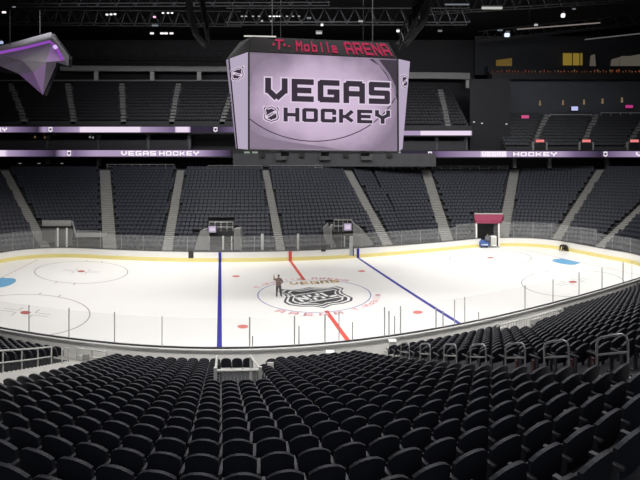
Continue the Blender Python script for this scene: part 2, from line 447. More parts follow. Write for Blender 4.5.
def add_far_seat(m, x, y, nx, ny, z, wd=.5):
    """small seat facing the ice: back with a rounded top, tipped-up pan, pedestal"""
    p = lambda u, d, h: W(x + ny * u + nx * d, y - nx * u + ny * d, z + h)
    h = wd / 2
    m.poly([p(-h, .0, .42), p(h, .0, .42), p(h, .06, .78), p(h * .7, .07, .86), p(-h * .7, .07, .86), p(-h, .06, .78)])
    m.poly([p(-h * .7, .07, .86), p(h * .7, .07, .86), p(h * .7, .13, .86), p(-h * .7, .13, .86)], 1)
    m.poly([p(-h * .9, -.22, .40), p(h * .9, -.22, .40), p(h * .9, -.06, .68), p(-h * .9, -.06, .68)])
    m.poly([p(-h * .9, -.22, .40), p(h * .9, -.22, .40), p(h * .8, .0, .02), p(-h * .8, .0, .02)], 2)
m = MB(); cnt = 0
SEATRIM = mat('seat_far_rim_lit', (.024, .026, .034), .6)  # paler top edge paints the light caught by the far seat backs
for k in range(FROWS):
    R = FR0 + FP * k; z = FZ0 + FRISE * k
    s = FMIN
    while s < FMAX:
        step = .55 if abs(s) <= CXR else .55 * 16.6 / R
        s += step
        x, y = far_pt(s, R); th = math.atan2(x + EX, y + EY)
        if th < -.52 or th > .95: continue
        bad = False
        for a, wd in AISLES:
            ax, ay = far_pt(a, R); 
            if math.hypot(ax - x, ay - y) < wd / 2 + .26: bad = True
        for a, c, kk in holes:
            if k < kk and a < s < c: bad = True
        if bad: continue
        nx, ny = far_n(s); add_far_seat(m, x, y, nx, ny, z); cnt += 1
tag(m.build('stand_seats', [SEATFAR, SEATRIM, DARK], fix=False), 'rows of dark slate seats filling the far lower stand between the aisles', 'seats', kind='stuff')

# portal structures
CONCL = mat('portal_concrete', (.22, .22, .215), .8, var=.12)
SCREEN = emit('portal_screen', (.55, .45, .62), .8)
def far_Y(R, px): 
    v = W(*far_pt(far_s_of_px(px, R), R)); return v.y
def pbox(m, px0, px1, py0, py1, Y, dep, mi=0):
    """box whose front face spans the given picture rectangle at depth Y"""
    a = at(px0, py0, Y); c = at(px1, py1, Y)
    m.box(((a.x + c.x) / 2, Y + dep / 2, (a.z + c.z) / 2), (abs(c.x - a.x), dep, abs(a.z - c.z)), mi)
def portal(px0, px1, ytop, ylint, ybot, label, lw, rw):
    Yp = far_Y(FR0, (px0 + px1) / 2) - .4
    root = empty('tunnel_portal', at((px0 + px1) / 2, ybot, Yp), label, 'tunnel')
    zb = at(0, ybot, Yp).z
    m = MB(); pbox(m, px0, px1, ylint + 4, ybot + 4, Yp + 2.6, .1); m.build('tunnel_dark_panel', BLACK, root)  # black panel stands in for the darkness inside the tunnel
    m = MB(); pbox(m, px0 - 1, px1 + 1, ylint, ylint + 5, Yp + .6, 2.0); m.build('lintel', DARK, root)
    for pts in (lw, rw):   # raked side walls: picture quads, going back along the tunnel
        m = MB(); a = [at(x, y, Yp + d) for x, y, d in pts]
        w_ = .262
        m.hexa([a[0], a[1], a[1] + Vector((w_, .0, 0)), a[0] + Vector((w_, 0, 0)), a[3], a[2], a[2] + Vector((w_, 0, 0)), a[3] + Vector((w_, 0, 0))])
        m.build('side_wall', CONCL, root)
    m = MB()
    for py in (ytop, (ytop + ylint) / 2):
        m.tube([at(px0, py, Yp + 1.0), at(px1, py, Yp + 1.0)], .035)
    for q in range(5):
        x = px0 + (px1 - px0) * q / 4; m.tube([at(x, ytop, Yp + 1.0), at(x, ylint, Yp + 1.0)], .03)
    m.build('guard_rail', RAILW, root)
    m = MB(); pbox(m, px0 + (px1 - px0) * .55, px0 + (px1 - px0) * .62, ylint + 4, ybot, Yp + .5, .1); pbox(m, px1 - 2, px1 - .8, ylint + 4, ybot, Yp + .5, .1); m.build('door_post', RAILW, root)
    return Yp
def stub(pq, Y, label):
    """raked pale parapet block standing beside a portal"""
    m = MB(); a = [at(x, y, Y) for x, y in pq]; bk = Vector((0, 1.6, 0))
    n = len(a); m.poly(a); m.poly([p + bk for p in a][::-1])
    for i in range(n): m.poly([a[i], a[(i + 1) % n], a[(i + 1) % n] + bk, a[i] + bk])
    tag(m.build('parapet_block', CONCL), label, 'parapet', 'pale parapets beside the tunnel portals')
Y1 = portal(209, 233, 222, 232, 250, 'dark tunnel mouth behind the left blue line with guard rail above', [(207, 250, 0), (207, 250, 3), (207, 232, 3), (207, 231, 0)], [(234, 250, 0), (234, 250, 3), (234, 232, 3), (234, 231, 0)])
stub([(194, 250), (207, 250), (207, 229), (200, 231)], Y1 + .6, 'pale raked parapet left of the left tunnel mouth')
stub([(234, 250), (242, 250), (240, 229), (234, 229)], Y1 + .6, 'pale raked parapet right of the left tunnel mouth')
Y2 = portal(334, 352, 220, 232, 250, 'dark tunnel mouth behind the right blue line with guard rail above', [(331, 250, 0), (331, 250, 3), (331, 224, 3), (329, 228, 0)], [(353, 250, 0), (353, 250, 3), (353, 226, 3), (353, 226, 0)])
stub([(356, 248), (374, 245), (363, 231), (353, 223), (353, 232)], Y2 + .8, 'pale raked parapet right of the right tunnel mouth')
stub([(326, 250), (337, 250), (331, 236), (328, 224), (323, 229)], Y2 + .4, 'pale raked parapet left of the right tunnel mouth')
def display(px0, px1, py0, py1, Y, label):
    root = empty('display_screen', at((px0 + px1) / 2, py1, Y), label, 'screen', 'lilac screens over the tunnels')
    m = MB(); pbox(m, px0 - .6, px1 + .6, py0 - .6, py1 + .6, Y, .15); m.build('screen_case', DARK, root)
    m = MB(); pbox(m, px0, px1, py0, py1, Y - .02, .02); m.build('screen_face', SCREEN, root)
    m = MB(); Qs, wd = text_quads('VEGAS', .2); 
    for q in Qs:
        m.poly([at(px0 + (px1 - px0) * (.15 + .7 * x / wd), py0 + (py1 - py0) * (.75 - .5 * y), Y - .05) for x, y in q])
    m.build('screen_lettering', emit('screen_ltr', (.9, .82, .95), 1), root, fix=False)
display(208.5, 216, 226, 232.5, Y1 + .2, 'small lilac screen above the left tunnel mouth')
display(344, 351.5, 223.5, 230.5, Y2 + .2, 'small lilac screen above the right tunnel mouth')

# pink canopy over the ice-machine tunnel
Yc = far_Y(FR0, 488) - 1.7
root = empty('tunnel_canopy', at(489, 244, Yc), 'pink tunnel canopy over the dark ice machine entrance at far right', 'canopy')
m = MB(); a = [at(475, 220, Yc), at(501, 220, Yc), at(504, 214.5, Yc + 1.4), at(474, 214.5, Yc + 1.4)]
CAN = mat('canopy_pink', (.27, .04, .09), .6, var=.15)
m.poly(a); lo = [at(475, 223.5, Yc), at(501, 223.5, Yc)]; m.poly([a[0], a[1], lo[1], lo[0]]); bk = [at(474, 219.5, Yc + 1.4), at(504, 219.5, Yc + 1.4)]
m.poly([a[0], lo[0], bk[0], a[3]]); m.poly([a[1], a[2], bk[1], lo[1]]); m.poly([lo[0], lo[1], bk[1], bk[0]])
m.build('canopy_cover', CAN, root)
for x in (476.5, 499): 
    m = MB(); pbox(m, x - .7, x + .7, 222, 246, Yc, .12); m.build('canopy_post', WHITE, root)
m = MB(); pbox(m, 477, 499, 222, 247, Yc + .95, .1); m.build('tunnel_dark_panel', BLACK, root)  # black sheet in place of the unlit tunnel depth
m = MB(); pbox(m, 474.5, 503, 213, 214.4, Yc + 1.5, .06); m.build('guard_rail', RAILW, root)
m = MB(); a = [at(480, 246.2, Yc - .6), at(500, 246.2, Yc - .6), at(500, 243.6, Yc + .85), at(479, 243.6, Yc + .85)]
v = [Vector((p.x, p.y, .01)) for p in a]; m.poly(v); tag(m.build('floor_mat', mat('mat_white', (.6, .6, .6), .6)), 'pale strip of floor under the pink canopy gateway', 'floor mat')
# tunnel cart and cabinet
def wheel(m, x, y, z, r, w_): m.tube([(x - w_ / 2, y, z), (x + w_ / 2, y, z)], r, 12)
v0 = at(483.3, 243, Yc - .1); v0.z = .03
root = empty('utility_cart', v0, 'blue utility cart parked under the pink canopy', 'cart')
BL = mat('cart_blue', (.06, .13, .36), .5)
m = MB(); m.box(v0 + Vector((0, 0, .45)), (1.05, 1.0, .5)); m.box(v0 + Vector((0, .1, .75)), (.8, .7, .2)); m.build('cart_body', BL, root)
m = MB(); m.box(v0 + Vector((0, -.52, .38)), (.8, .03, .09)); m.build('white_stripe', WHITE, root)
for sx in (-.38, .38):
    for sy in (-.35, .35):
        m = MB(); wheel(m, v0.x + sx, v0.y + sy, v0.z + .15, .15, .1); m.build('wheel', DARK, root)
v0 = at(493, 243, Yc - .1); v0.z = .03
root = empty('white_cabinet', v0, 'white wheeled cabinet standing at the right of the canopy gateway', 'cabinet')
m = MB(); m.box(v0 + Vector((0, 0, .78)), (.66, .6, 1.25)); m.build('cabinet_body', WHITE, root)
m = MB(); m.box(v0 + Vector((0, -.31, .78)), (.5, .02, .9)); m.build('cabinet_door', RAILW, root)
for sx in (-.25, .25):
    m = MB(); wheel(m, v0.x + sx, v0.y - .2, v0.z + .08, .08, .06); m.build('caster', DARK, root)

# left corner gateway (dark beam and pale posts)
Yg = far_Y(FR0, 60) - .5
root = empty('corner_gateway', at(56, 248, Yg), 'grey gateway with black beam and two white posts at the far left corner', 'gateway')
m = MB(); pbox(m, 40, 72, 226.5, 228.5, Yg, .3); m.build('beam', BLACK, root)
m = MB(); pbox(m, 42, 72, 228.5, 250, Yg + 1.5, .1); m.build('back_panel', mat('gate_grey', (.16, .16, .16), .7), root)
for x in (57.5, 66.5):
    m = MB(); pbox(m, x - .7, x + .7, 228, 250, Yg - .1, .1); m.build('post', WHITE, root)
m = MB(); pbox(m, 42, 71, 220.5, 226, Yg + .3, .08); m.build('guard_panel', mat('panel_grey', (.3, .3, .29), .7), root)
tg = MB(); pbox(tg, 76, 107, 233, 237, Yg + .6, .2); a = [at(71.5, 221, Yg + .5), at(73, 221, Yg + .5), at(77.5, 237, Yg + .5), at(75.5, 237, Yg + .5)]
tg.poly(a); 
tag(tg.build('handrail_wall', mat('wall_grey', (.32, .32, .31), .7)), 'low grey wall stepping down right of the corner gateway', 'low wall')
for px0, px1, lb in ((84, 90, 'left'), (95, 101, 'right')):
    pass

# crowd-control partition behind the bench: pale kickers on the low rows
for i, (x0, x1, lb) in enumerate(((261, 263.4, 'narrow white gate post left of the red line'), (297, 299, 'narrow white gate post right of the red line'))):
    m = MB(); pbox(m, x0, x1, 234, 250, 51.2, .2); 
    tag(m.build('barrier_post', RAILW), lb, 'barrier')

# doorman-like grey gate leaf at right blue line
root = empty('bench_gate', at(351.5, 255, 51), 'half open pale bench gate beside the right blue line', 'gate')
m = MB(); pbox(m, 349.5, 353, 236, 256, 50.6, .12); m.build('gate_leaf', mat('gate_pale', (.42, .44, .44), .5), root)
m = MB(); pbox(m, 353, 354, 246, 256, 50.55, .1); m.build('gate_edge', DARK, root)

# ------------------------------------------------------------------ upper levels (fascias, ribbons, decks)
YR = 74.0
m = MB(); pbox(m, -140, 820, 157, 167.5, YR + 5.0, .3); tag(m.build('trim_1', DARK), kind='structure')
m = MB(); pbox(m, -140, 820, 133.5, 151, YR + 4.0, .3); tag(m.build('trim_2', mat('club_back', (.03, .028, .032), .7)), kind='structure')
m = MB(); pbox(m, -140, 820, 150, 158, YR + .35, 3.5); tag(m.build('trim_3', DARK), kind='structure')
m = MB(); pbox(m, -140, 472, 126, 134, YR + .35, 2.5); tag(m.build('trim_4', DARK), kind='structure')
# columns between levels
COLM = mat('column_grey', (.14, .14, .15), .8)
for i, (x, y0, y1) in enumerate(((47, 134, 164), (98, 134, 166), (148, 134, 151), (189, 134, 151), (437, 134, 151), (466, 134, 151), (515, 157, 168), (608, 157, 168), (550, 157, 168))):
    m = MB(); pbox(m, x - 1.5, x + 1.5, y0, y1, YR + 1.6 if y1 < 155 else YR + 2.0, .6)
    tag(m.build('column', COLM), kind='structure')

def ribbon_mat(name, stops):
    """LED ribbon: lilac bands along its length"""
    mt = bpy.data.materials.new(name); mt.use_nodes = True; nt = mt.node_tree; nt.nodes.remove(nt.nodes['Principled BSDF'])
    tc = nt.nodes.new('ShaderNodeTexCoord'); sp = nt.nodes.new('ShaderNodeSeparateXYZ'); cr = nt.nodes.new('ShaderNodeValToRGB')
    nt.links.new(tc.outputs['Generated'], sp.inputs[0]); nt.links.new(sp.outputs['X'], cr.inputs[0])
    el = cr.color_ramp.elements
    while len(el) > 1: el.remove(el[-1])
    el[0].position = stops[0][0]; el[0].color = list(stops[0][1]) + [1]
    for p, c in stops[1:]:
        e = el.new(p); e.color = list(c) + [1]
    em = nt.nodes.new('ShaderNodeEmission'); nt.links.new(cr.outputs[0], em.inputs[0]); em.inputs[1].default_value = 1.0
    nt.links.new(em.outputs[0], nt.nodes['Material Output'].inputs[0]); return mt
DK, MD, LT, WH = (.035, .025, .05), (.17, .12, .23), (.42, .32, .5), (.85, .72, .88)
WTXT = emit('ribbon_text', (1, .93, 1), 1.0)
def ribbon(px0, px1, py0, py1, Y, stops, texts, label, marks=()):
    root = empty('led_ribbon', at((px0 + px1) / 2, py1, Y), label, 'led ribbon', 'led ribbons along the balcony fronts')
    m = MB(); pbox(m, px0, px1, py0, py1, Y, .25)
    m.build('ribbon_face', ribbon_mat('ribbon_' + str(len(bpy.data.materials)), [((p - px0) / (px1 - px0), c) for p, c in stops]), root)
    m = MB(); pbox(m, px0, px1, py0 - 1.0, py0 - .1, Y - .05, .3); pbox(m, px0, px1, py1 + .1, py1 + 1.0, Y - .05, .3); m.build('ribbon_trim', DARK, root)
    for t, x0, x1 in texts:
        m = MB(); Qs, wd = text_quads(t, .24, .3)
        for q in Qs: m.poly([at(x0 + (x1 - x0) * x / wd, py1 - .8 - (py1 - py0 - 1.6) * y, Y - .03) for x, y in q])
        m.build('ribbon_lettering', WTXT, root, fix=False)
    for x in marks:
        m = MB(); cx, cy = x, (py0 + py1) / 2
        m.poly([at(cx + sx * 4.2, cy - sy * (py1 - py0) * .9, Y - .03) for sx, sy in SHIELD]); m.poly([at(cx + sx * 2.6, cy - sy * (py1 - py0) * .5, Y - .05) for sx, sy in SHIELD], 1)
        m.build('ribbon_emblem', [WTXT, emit('emblem_dark_lit', (.1, .08, .12))], root, fix=False)
ribbon(-140, 190, 126.8, 132.2, YR, [(-140, LT), (0, LT), (20, MD), (38, DK), (44, LT), (52, MD), (79, LT), (80, WH), (140, WH), (141, LT), (175, MD), (176, WH), (188, WH), (190, LT)],
       [('VEGAS HOCKEY', -60, 7)], 'upper left lilac led ribbon along the balcony front', (50.5,))
ribbon(190.5, 236, 126.8, 132.2, YR + .3, [(190.5, DK), (215, DK), (236, MD)], [], 'dim upper led ribbon between the bright ribbon and scoreboard', (215.5,))
ribbon(-140, 231, 150.2, 156.4, YR, [(-140, WH), (4, WH), (8, LT), (30, MD), (55, DK), (64, LT), (74, MD), (95, LT), (115, LT), (200, LT), (215, MD), (231, DK)],
       [('VEGAS', 121, 156), ('HOCKEY', 159, 199)], 'lower left lilac led ribbon reading VEGAS HOCKEY in white', (69,))
ribbon(403, 472, 130.8, 135.2, YR, [(403, LT), (420, LT), (421, WH), (470, WH), (472, LT)], [], 'bright lilac led ribbon right of the scoreboard')
ribbon(394, 512, 151.2, 157, YR, [(394, DK), (430, DK), (440, MD), (478, LT), (480, LT), (482, WH), (506, WH), (507, LT), (512, LT)], [('VEGAS', 482, 506)], 'lower led ribbon right of the scoreboard reading VEGAS', (430,))
ribbon(512.8, 640 + 180, 151.2, 157, YR + .2, [(512, LT), (560, LT), (575, MD), (600, DK), (610, MD), (640, LT), (820, WH)], [('HOCKEY', 513, 557), ('VEGAS', 636, 672)], 'lower led ribbon at far right reading HOCKEY', (605.5,))
# lower suite fascia beneath the scoreboard
root = empty('suite_front', at(330, 168, YR + 1), 'long grey suite front with speaker boxes below the scoreboard', 'suite front')
m = MB(); pbox(m, 233, 436, 153.5, 166.5, YR - .6, .5); m.build('fascia', mat('fascia_grey', (.075, .075, .08), .7, var=.2, scale=1), root)
for x in (281, 325, 367): 
    m = MB(); pbox(m, x - 5.5, x + 5.5, 152.5, 160, YR - 1.2, .7); m.build('speaker_box', CONCD, root)
for x in (262, 302, 346, 390):
    m = MB(); pbox(m, x - 2.5, x + 2.5, 153, 157, YR - 1.0, .5); m.build('floodlight', DARK, root)
def rail(px0, px1, py0, py1, Y, label, n=8):
    root = empty('balcony_rail', at((px0 + px1) / 2, py1, Y), label, 'railing', 'grey rails at the top of the lower stand')
    m = MB(); m.tube([at(px0, py0, Y), at(px1, py0, Y)], .05); m.tube([at(px0, (py0 + py1) / 2, Y), at(px1, (py0 + py1) / 2, Y)], .04); m.build('rail_bar', CONC, root)
    m = MB()
    for i in range(n + 1): x = px0 + (px1 - px0) * i / n; m.tube([at(x, py0, Y), at(x, py1, Y)], .04)
    m.build('rail_post', CONC, root)
for a in ((107, 174, 164.5, 169, 73.2, 'grey rail above the section left of the left tunnel'), (208, 262, 165.5, 169.5, 73.2, 'grey rail above the section left of centre'), (270, 322, 165.5, 169.5, 73.2, 'grey rail above the section just right of centre'),
          (375, 425, 165, 169.5, 75.2, 'grey rail above the section right of the right tunnel'), (432, 508, 166, 170, 77, 'grey rail above the section behind the pink canopy')): rail(*a)

# upper decks
def deck(px0, px1, pyf, pyb, Yf, Yb, rows, aisles, label, seatlabel, skew=0, seatmat=SEATUP, wall=mat('deck_dark', (.05, .05, .053), .85)):
    m = MB(); zf = at(0, pyf, Yf).z; zb = at(0, pyb, Yb).z
    x0, x1 = at(px0, 0, Yf).x, at(px1, 0, Yf).x
    dY = (Yb - Yf) / rows; dz = (zb - zf) / rows
    for k in range(rows):
        m.box(((x0 + x1) / 2, Yf + dY * (k + .5), zf + dz * (k + .5) - .6), (x1 - x0, dY, dz + 1.2))
    tag(m.build('upper_stand', wall), label, 'stand', kind='structure')
    ms = MB()
    for k in range(rows):
        Y = Yf + dY * (k + .75); z = zf + dz * (k + 1)
        x = x0 + .3
        while x < x1 - .3:
            px = 320 + F * x / Y; ok = True
            for (ax0, ax1, wd) in aisles:
                ap = ax0 + (ax1 - ax0) * (k + .7) / rows
                if abs(px - ap) < wd / 2 + 1.3: ok = False
            if ok:
                h = .24
                ms.poly([(x - h, Y - .05, z + .35), (x + h, Y - .05, z + .35), (x + h, Y + .05, z + .76), (x + h * .7, Y + .06, z + .84), (x - h * .7, Y + .06, z + .84), (x - h, Y + .05, z + .76)])
                ms.poly([(x - h * .9, Y - .22, z + .36), (x + h * .9, Y - .22, z + .36), (x + h * .9, Y - .08, z + .64), (x - h * .9, Y - .08, z + .64)])
            x += .56
    tag(ms.build('upper_seats', seatmat, fix=False), seatlabel, 'seats', kind='stuff')
    return zf, zb, dY, dz
def deck_aisle(ax0, ax1, wd, pyf, pyb, Yf, Yb, rows, label):
    root = empty('upper_aisle', at(ax0, pyf, Yf), label, 'stairs', 'stair aisles of the upper decks')
    zf = at(0, pyf, Yf).z; zb = at(0, pyb, Yb).z; m = MB()
    for k in range(rows * 2):
        f = (k + .5) / rows / 2; Y = Yf + (Yb - Yf) * f; z = zf + (zb - zf) * (k + 1) / rows / 2 + .15
        x = at(ax0 + (ax1 - ax0) * f, 0, Y).x; m.box((x, Y, z), (wd / F * Y, (Yb - Yf) / rows / 2, .5))
    m.build('steps', AISLEF, root)
LA = [(25, 10, 5), (74, 68, 5), (124, 122, 5), (172, 179, 5), (222, 236, 5)]
deck(-140, 236, 125.5, 86, YR + 1, YR + 12, 13, LA, 'dark stepped upper deck behind the upper left ribbon', 'rows of dark seats in the upper left deck under the long beam')
for (a, c, wd), lb in zip(LA, ('leaning upper left stair aisle below the faceted sculpture', 'pale upper stair aisle just right of the faceted sculpture', 'straight pale stair aisle in mid upper left deck', 'pale upper stair aisle nearest the scoreboard on the left', 'upper stair aisle half hidden by the left side of scoreboard')):
    deck_aisle(a, c, wd, 125.5, 86, YR + 1, YR + 12, 13, lb)
RA = [(448, 440, 5)]
deck(398, 470, 129.5, 92, YR + 1, YR + 12, 13, RA, 'dark stepped upper deck right of the scoreboard', 'rows of dark seats in the upper deck just right of the scoreboard')
deck_aisle(448, 440, 5, 129.5, 92, YR + 1, YR + 12, 13, 'pale upper stair aisle right of the scoreboard')
QA = [(533, 547, 5), (581, 597, 5), (627, 647, 5), (680, 700, 5)]
deck(506, 820, 150.5, 117, YR + 1, YR + 9, 11, QA, 'dark upper deck at the right with slanting aisles', 'rows of grey seats in the right upper deck with slanting aisles', seatmat=mat('seat_right', (.05, .052, .058), .6))
for (a, c, wd), lb in zip(QA[:3], ('leftmost slanting stair aisle of the right upper deck', 'middle slanting stair aisle of the right upper deck', 'slanting stair aisle at the right edge of the upper deck')):
    deck_aisle(a, c, wd, 150.5, 117, YR + 1, YR + 9, 11, lb)
# long pale beams above the upper decks
BEAM = mat('beam_grey', (.42, .41, .39), .8, var=.15, scale=.6)
def beam(px0, px1, py0, py1, Y, drops, label):
    root = empty('roof_beam', at((px0 + px1) / 2, py1, Y), label, 'beam')
    m = MB(); a = [at(px0, py0, Y + 1.2), at(px1, py0 + .8, Y + 1.2), at(px1, py1, Y), at(px0, py1 - 1, Y)]
    bk = [p + Vector((0, .8, 0)) for p in a]
    m.hexa([a[3], a[2], bk[2], bk[3], a[0], a[1], bk[1], bk[0]]); m.build('beam_web', BEAM, root)
    for x in drops:
        m = MB(); pbox(m, x - 2, x + 2, py1 - 2, py1 + 9, Y + .4, .3); m.build('hanger', BEAM, root)
YB = YR + 11.5
beam(60, 232, 65.5, 71.5, YB, (96, 152, 199), 'long pale beam over the upper left deck')
beam(398, 470, 72, 79, YB, (468,), 'pale beam end over the upper deck right of scoreboard')
m = MB(); pbox(m, -140, 236, 79.8, 81, YB + 1, .2); tag(m.build('trim_5', mat('rail_line', (.2, .2, .2), .6)), kind='structure')
# wall above and behind upper decks
m = MB(); pbox(m, -140, 475, 40, 128, YR + 15, .4); tag(m.build('trim_6', BLACK), kind='structure')
m = MB(); pbox(m, 470, 510, 79, 152, YR + 3, .4); tag(m.build('trim_7', mat('pier_grey', (.018, .018, .021), .8)), kind='structure')
WG = mat('wall_slate', (.085, .09, .105), .85, var=.15, scale=.4)
m = MB(); pbox(m, 492, 840, 78, 119, YR + 10, .4); tag(m.build('trim_8', WG), kind='structure')
m = MB(); pbox(m, 492, 840, 74, 79, YR + 8, 2.2); tag(m.build('trim_9', DARK), kind='structure')
m = MB(); pbox(m, 475, 840, 36, 75, YR + 14, .3); tag(m.build('trim_10', mat('lounge_back', (.022, .024, .03), .8)), kind='structure')
# sconces on the slate wall
WARM = emit('sconce_lit', (.55, .40, .22), .32)
for x, y, wh in ((540, 103, 'leftmost sconce'), (563, 102.5, 'second sconce from the left'), (584, 102, 'third sconce, right of the small blue screen'), (602.5, 101, 'fourth sconce from the left'), (622, 100, 'sconce left of the pink sign at right')):
    root = empty('wall_sconce', at(x, y + 3, YR + 9.9), 'small warm wall light, ' + wh + ', on the slate wall', 'wall light', 'sconces on the slate wall')
    m = MB(); c = at(x, y, YR + 9.6); m.tube([c + Vector((0, 0, -.45)), c + Vector((0, 0, .45))], .2, 8, r2=.12); m.build('sconce_shade', WARM, root)
    m = MB(); m.box(c + Vector((0, .25, 0)), (.2, .2, .3)); m.build('bracket', DARK, root)
def sign(px0, px1, py0, py1, Y, col, s, label, name='exit_sign', cat='sign', grp='pink lit signs in the right upper deck'):
    root = empty(name, at((px0 + px1) / 2, py1, Y), label, cat, grp)
    m = MB(); pbox(m, px0 - .5, px1 + .5, py0 - .5, py1 + .5, Y, .15); m.build('sign_case', DARK, root)
    m = MB(); pbox(m, px0, px1, py0, py1, Y - .03, .03); m.build('sign_face', emit('sign_%s' % str(col), col, s), root)
sign(521.5, 529, 115.2, 118.3, YR + 7.4, (.75, .10, .30), .8, 'pink lit sign at the top left of the right upper deck')
sign(625.5, 633, 105, 108, YR + 9.4, (.6, .05, .25), .7, 'pink lit sign on the slate wall near the right edge')
sign(571.5, 578, 106.5, 110.5, YR + 9.4, (.55, .60, .95), .9, 'small bluish white screen on the slate wall', 'wall_screen', 'screen', None)
for x, wh in ((540, 'left'), (586.5, 'middle'), (634.5, 'right')):
    sign(x - 4.2, x + 4.2, 139.6, 142.2, YR + 1.0, (.95, .25, .25), .9, 'red lit exit sign over the %s vomitory of the right upper deck' % wh)
    root = empty('vomitory', at(x, 150, YR + 1.2), 'small dark vomitory doorway under the %s red sign' % wh, 'doorway', 'vomitories of the right upper deck')
    m = MB(); pbox(m, x - 6, x + 6, 143, 150.3, YR + .85, .2); m.build('doorway', DARK, root)
    m = MB(); pbox(m, x - 7.5, x - 6, 142, 150.3, YR + .8, .3); m.build('side_wall', CONC, root)
    m = MB(); pbox(m, x + 6, x + 7.5, 142, 150.3, YR + .8, .3); m.build('side_wall', CONC, root)
for x0, x1, y, lb in ((550, 592, 114.6, 'pale rail at the top of the middle right deck section'), (601, 660, 112.8, 'pale rail at the top of the rightmost deck section')):
    m = MB(); m.tube([at(x0, y, YR + 8.6), at(x1, y, YR + 8.6)], .07)
    for i in range(7): xx = x0 + (x1 - x0) * i / 6; m.tube([at(xx, y, YR + 8.6), at(xx, y + 4, YR + 8.6)], .04)
    tag(m.build('deck_rail', RAILW), lb, 'railing', 'rails of the right upper deck')
for x, y, lb in ((474, 122, 'left'), (482, 123.3, 'middle'), (506.5, 124, 'right')):
    root = empty('pier_lamp', at(x, y, YR + 2.8), 'tiny white lamp on the dark pier, %s of three' % lb, 'lamp', 'lamps on the dark pier')
    m = MB(); c = at(x, y, YR + 2.8); m.box(c, (.22, .2, .16)); m.build('lamp_face', emit('tiny_white', (.8, .8, .75), .8), root); m = MB(); m.box(c + Vector((0, .15, .1)), (.3, .2, .1)); m.build('lamp_housing', DARK, root)
# lounge with amber glow
AMB = emit('lounge_yellow', (.36, .25, .04), .55)
root = empty('lounge_screen', at(572, 66, YR + 13), 'yellow lit panel in the dark lounge at upper right', 'panel')
m = MB(); pbox(m, 562.5, 583, 53, 65.5, YR + 13, .1); m.build('panel_face', AMB, root)
m = MB()
for x in (562.5, 572.5, 580, 583): pbox(m, x - .4, x + .4, 52.5, 66, YR + 12.9, .08)
pbox(m, 562, 583.5, 52.3, 53.2, YR + 12.9, .08); pbox(m, 562, 583.5, 65.3, 66.2, YR + 12.9, .08); m.build('panel_frame', mat('panel_frame', (.12, .09, .03), .6), root)
BEI = emit('lounge_beige_glow', (.17, .15, .12), .45)  # booths and bar front are no lamps; their lit look is emission
for pts, lb in (([(497, 66), (512, 66), (512, 58), (497, 60)], 'small amber bar front at the left of the lounge'), ([(591, 66), (596, 66), (595, 54), (592, 55)], 'slim pale statue shape right of the yellow panel'), ([(612, 66), (619, 66), (620, 57), (613, 59)], 'pale lounge booth right of the slim pale shape'), ([(621, 66), (641, 66), (641, 54), (630, 56), (622, 56)], 'pale lounge booth at the right edge')):
    m = MB(); a = [at(x, y, YR + 13) for x, y in pts]; bk = [p + Vector((0, .5, 0)) for p in a]; n = len(a)
    m.poly(a); m.poly(bk[::-1])
    for i in range(n): m.poly([a[i], a[(i + 1) % n], bk[(i + 1) % n], bk[i]])
    tag(m.build('lounge_booth', BEI if 'amber' not in lb else emit('bar_amber', (.25, .16, .04), .45)), lb, 'booth', 'lounge booths')
EMB = emit('ember', (.30, .08, .035), .5); EMB2 = emit('ember2', (.22, .14, .06), .5)
m = MB(); pbox(m, 488, 840, 66, 72.5, YR + 12.3, 1.7); tag(m.build('lounge_deck', mat('lounge_back', (.022, .024, .03), .8)), kind='structure')
for i in range(46):
    x = 493 + i * 3.25 + random.uniform(-1, 1); y = 72.5
    m = MB(); c = at(x, y, YR + 12.15); s = random.uniform(.07, .16); hh = random.uniform(.05, .35); m.tube([c, c + Vector((0, 0, hh))], s * .4, 6); m.tube([c + Vector((0, 0, hh)), c + Vector((0, 0, hh + s * 1.6))], s, 6, r2=s * .6)
    tag(m.build('table_lamp', random.choice((EMB, EMB, EMB2))), 'tiny amber table lamp glowing along the front of the lounge', 'lamp', 'amber lamps along the lounge')
m = MB(); pbox(m, 490, 840, 72.5, 74.2, YR + 12, .3); tag(m.build('trim_11', mat('counter_brown', (.06, .035, .025), .5)), kind='structure')
# amber lights under left ribbon
for x, y in ((36, 132.5), (35, 138), (45, 138.5), (44, 135), (54, 135), (51, 133.5), (90, 138), (93, 138.5)):
    m = MB(); c = at(x, y, YR + 2.8); m.tube([c, c + Vector((0, 0, .35))], .16, 6, r2=.1)
    tag(m.build('club_lamp', EMB2 if x < 60 else emit('dim_white', (.3, .3, .3), .6)), 'tiny dim lamp in the club level between the left ribbons', 'lamp', 'club level lamps')
for x in (20, 39, 62):
    m = MB(); c = at(x, 163.4, YR + 2); m.box(c, (.35, .2, .12)); tag(m.build('soffit_lamp', emit('dim_white', (.3, .3, .3), .6)), 'dim strip lamp under the lower left ribbon', 'lamp', 'soffit lamps')
# glass fronts of club boxes
for i, (x0, x1, y0, y1) in enumerate(((0, 46, 140, 150), (49, 97, 140, 150), (100, 147, 140, 150), (150, 188, 140, 150), (400, 436, 141, 151), (438, 466, 141, 151))):
    m = MB(); pbox(m, x0, x1, y0, y1, YR + 1.4, .05)
    tag(m.build('balustrade', mat('balus', (.055, .055, .06), .3)), ('dark balustrade between the two left ribbons, %s bay from the left' % ORD[i + 1]) if i < 4 else 'dark balustrade right of the scoreboard, %s bay' % ('left' if i == 4 else 'right'), 'balustrade', 'balustrades of the club level')

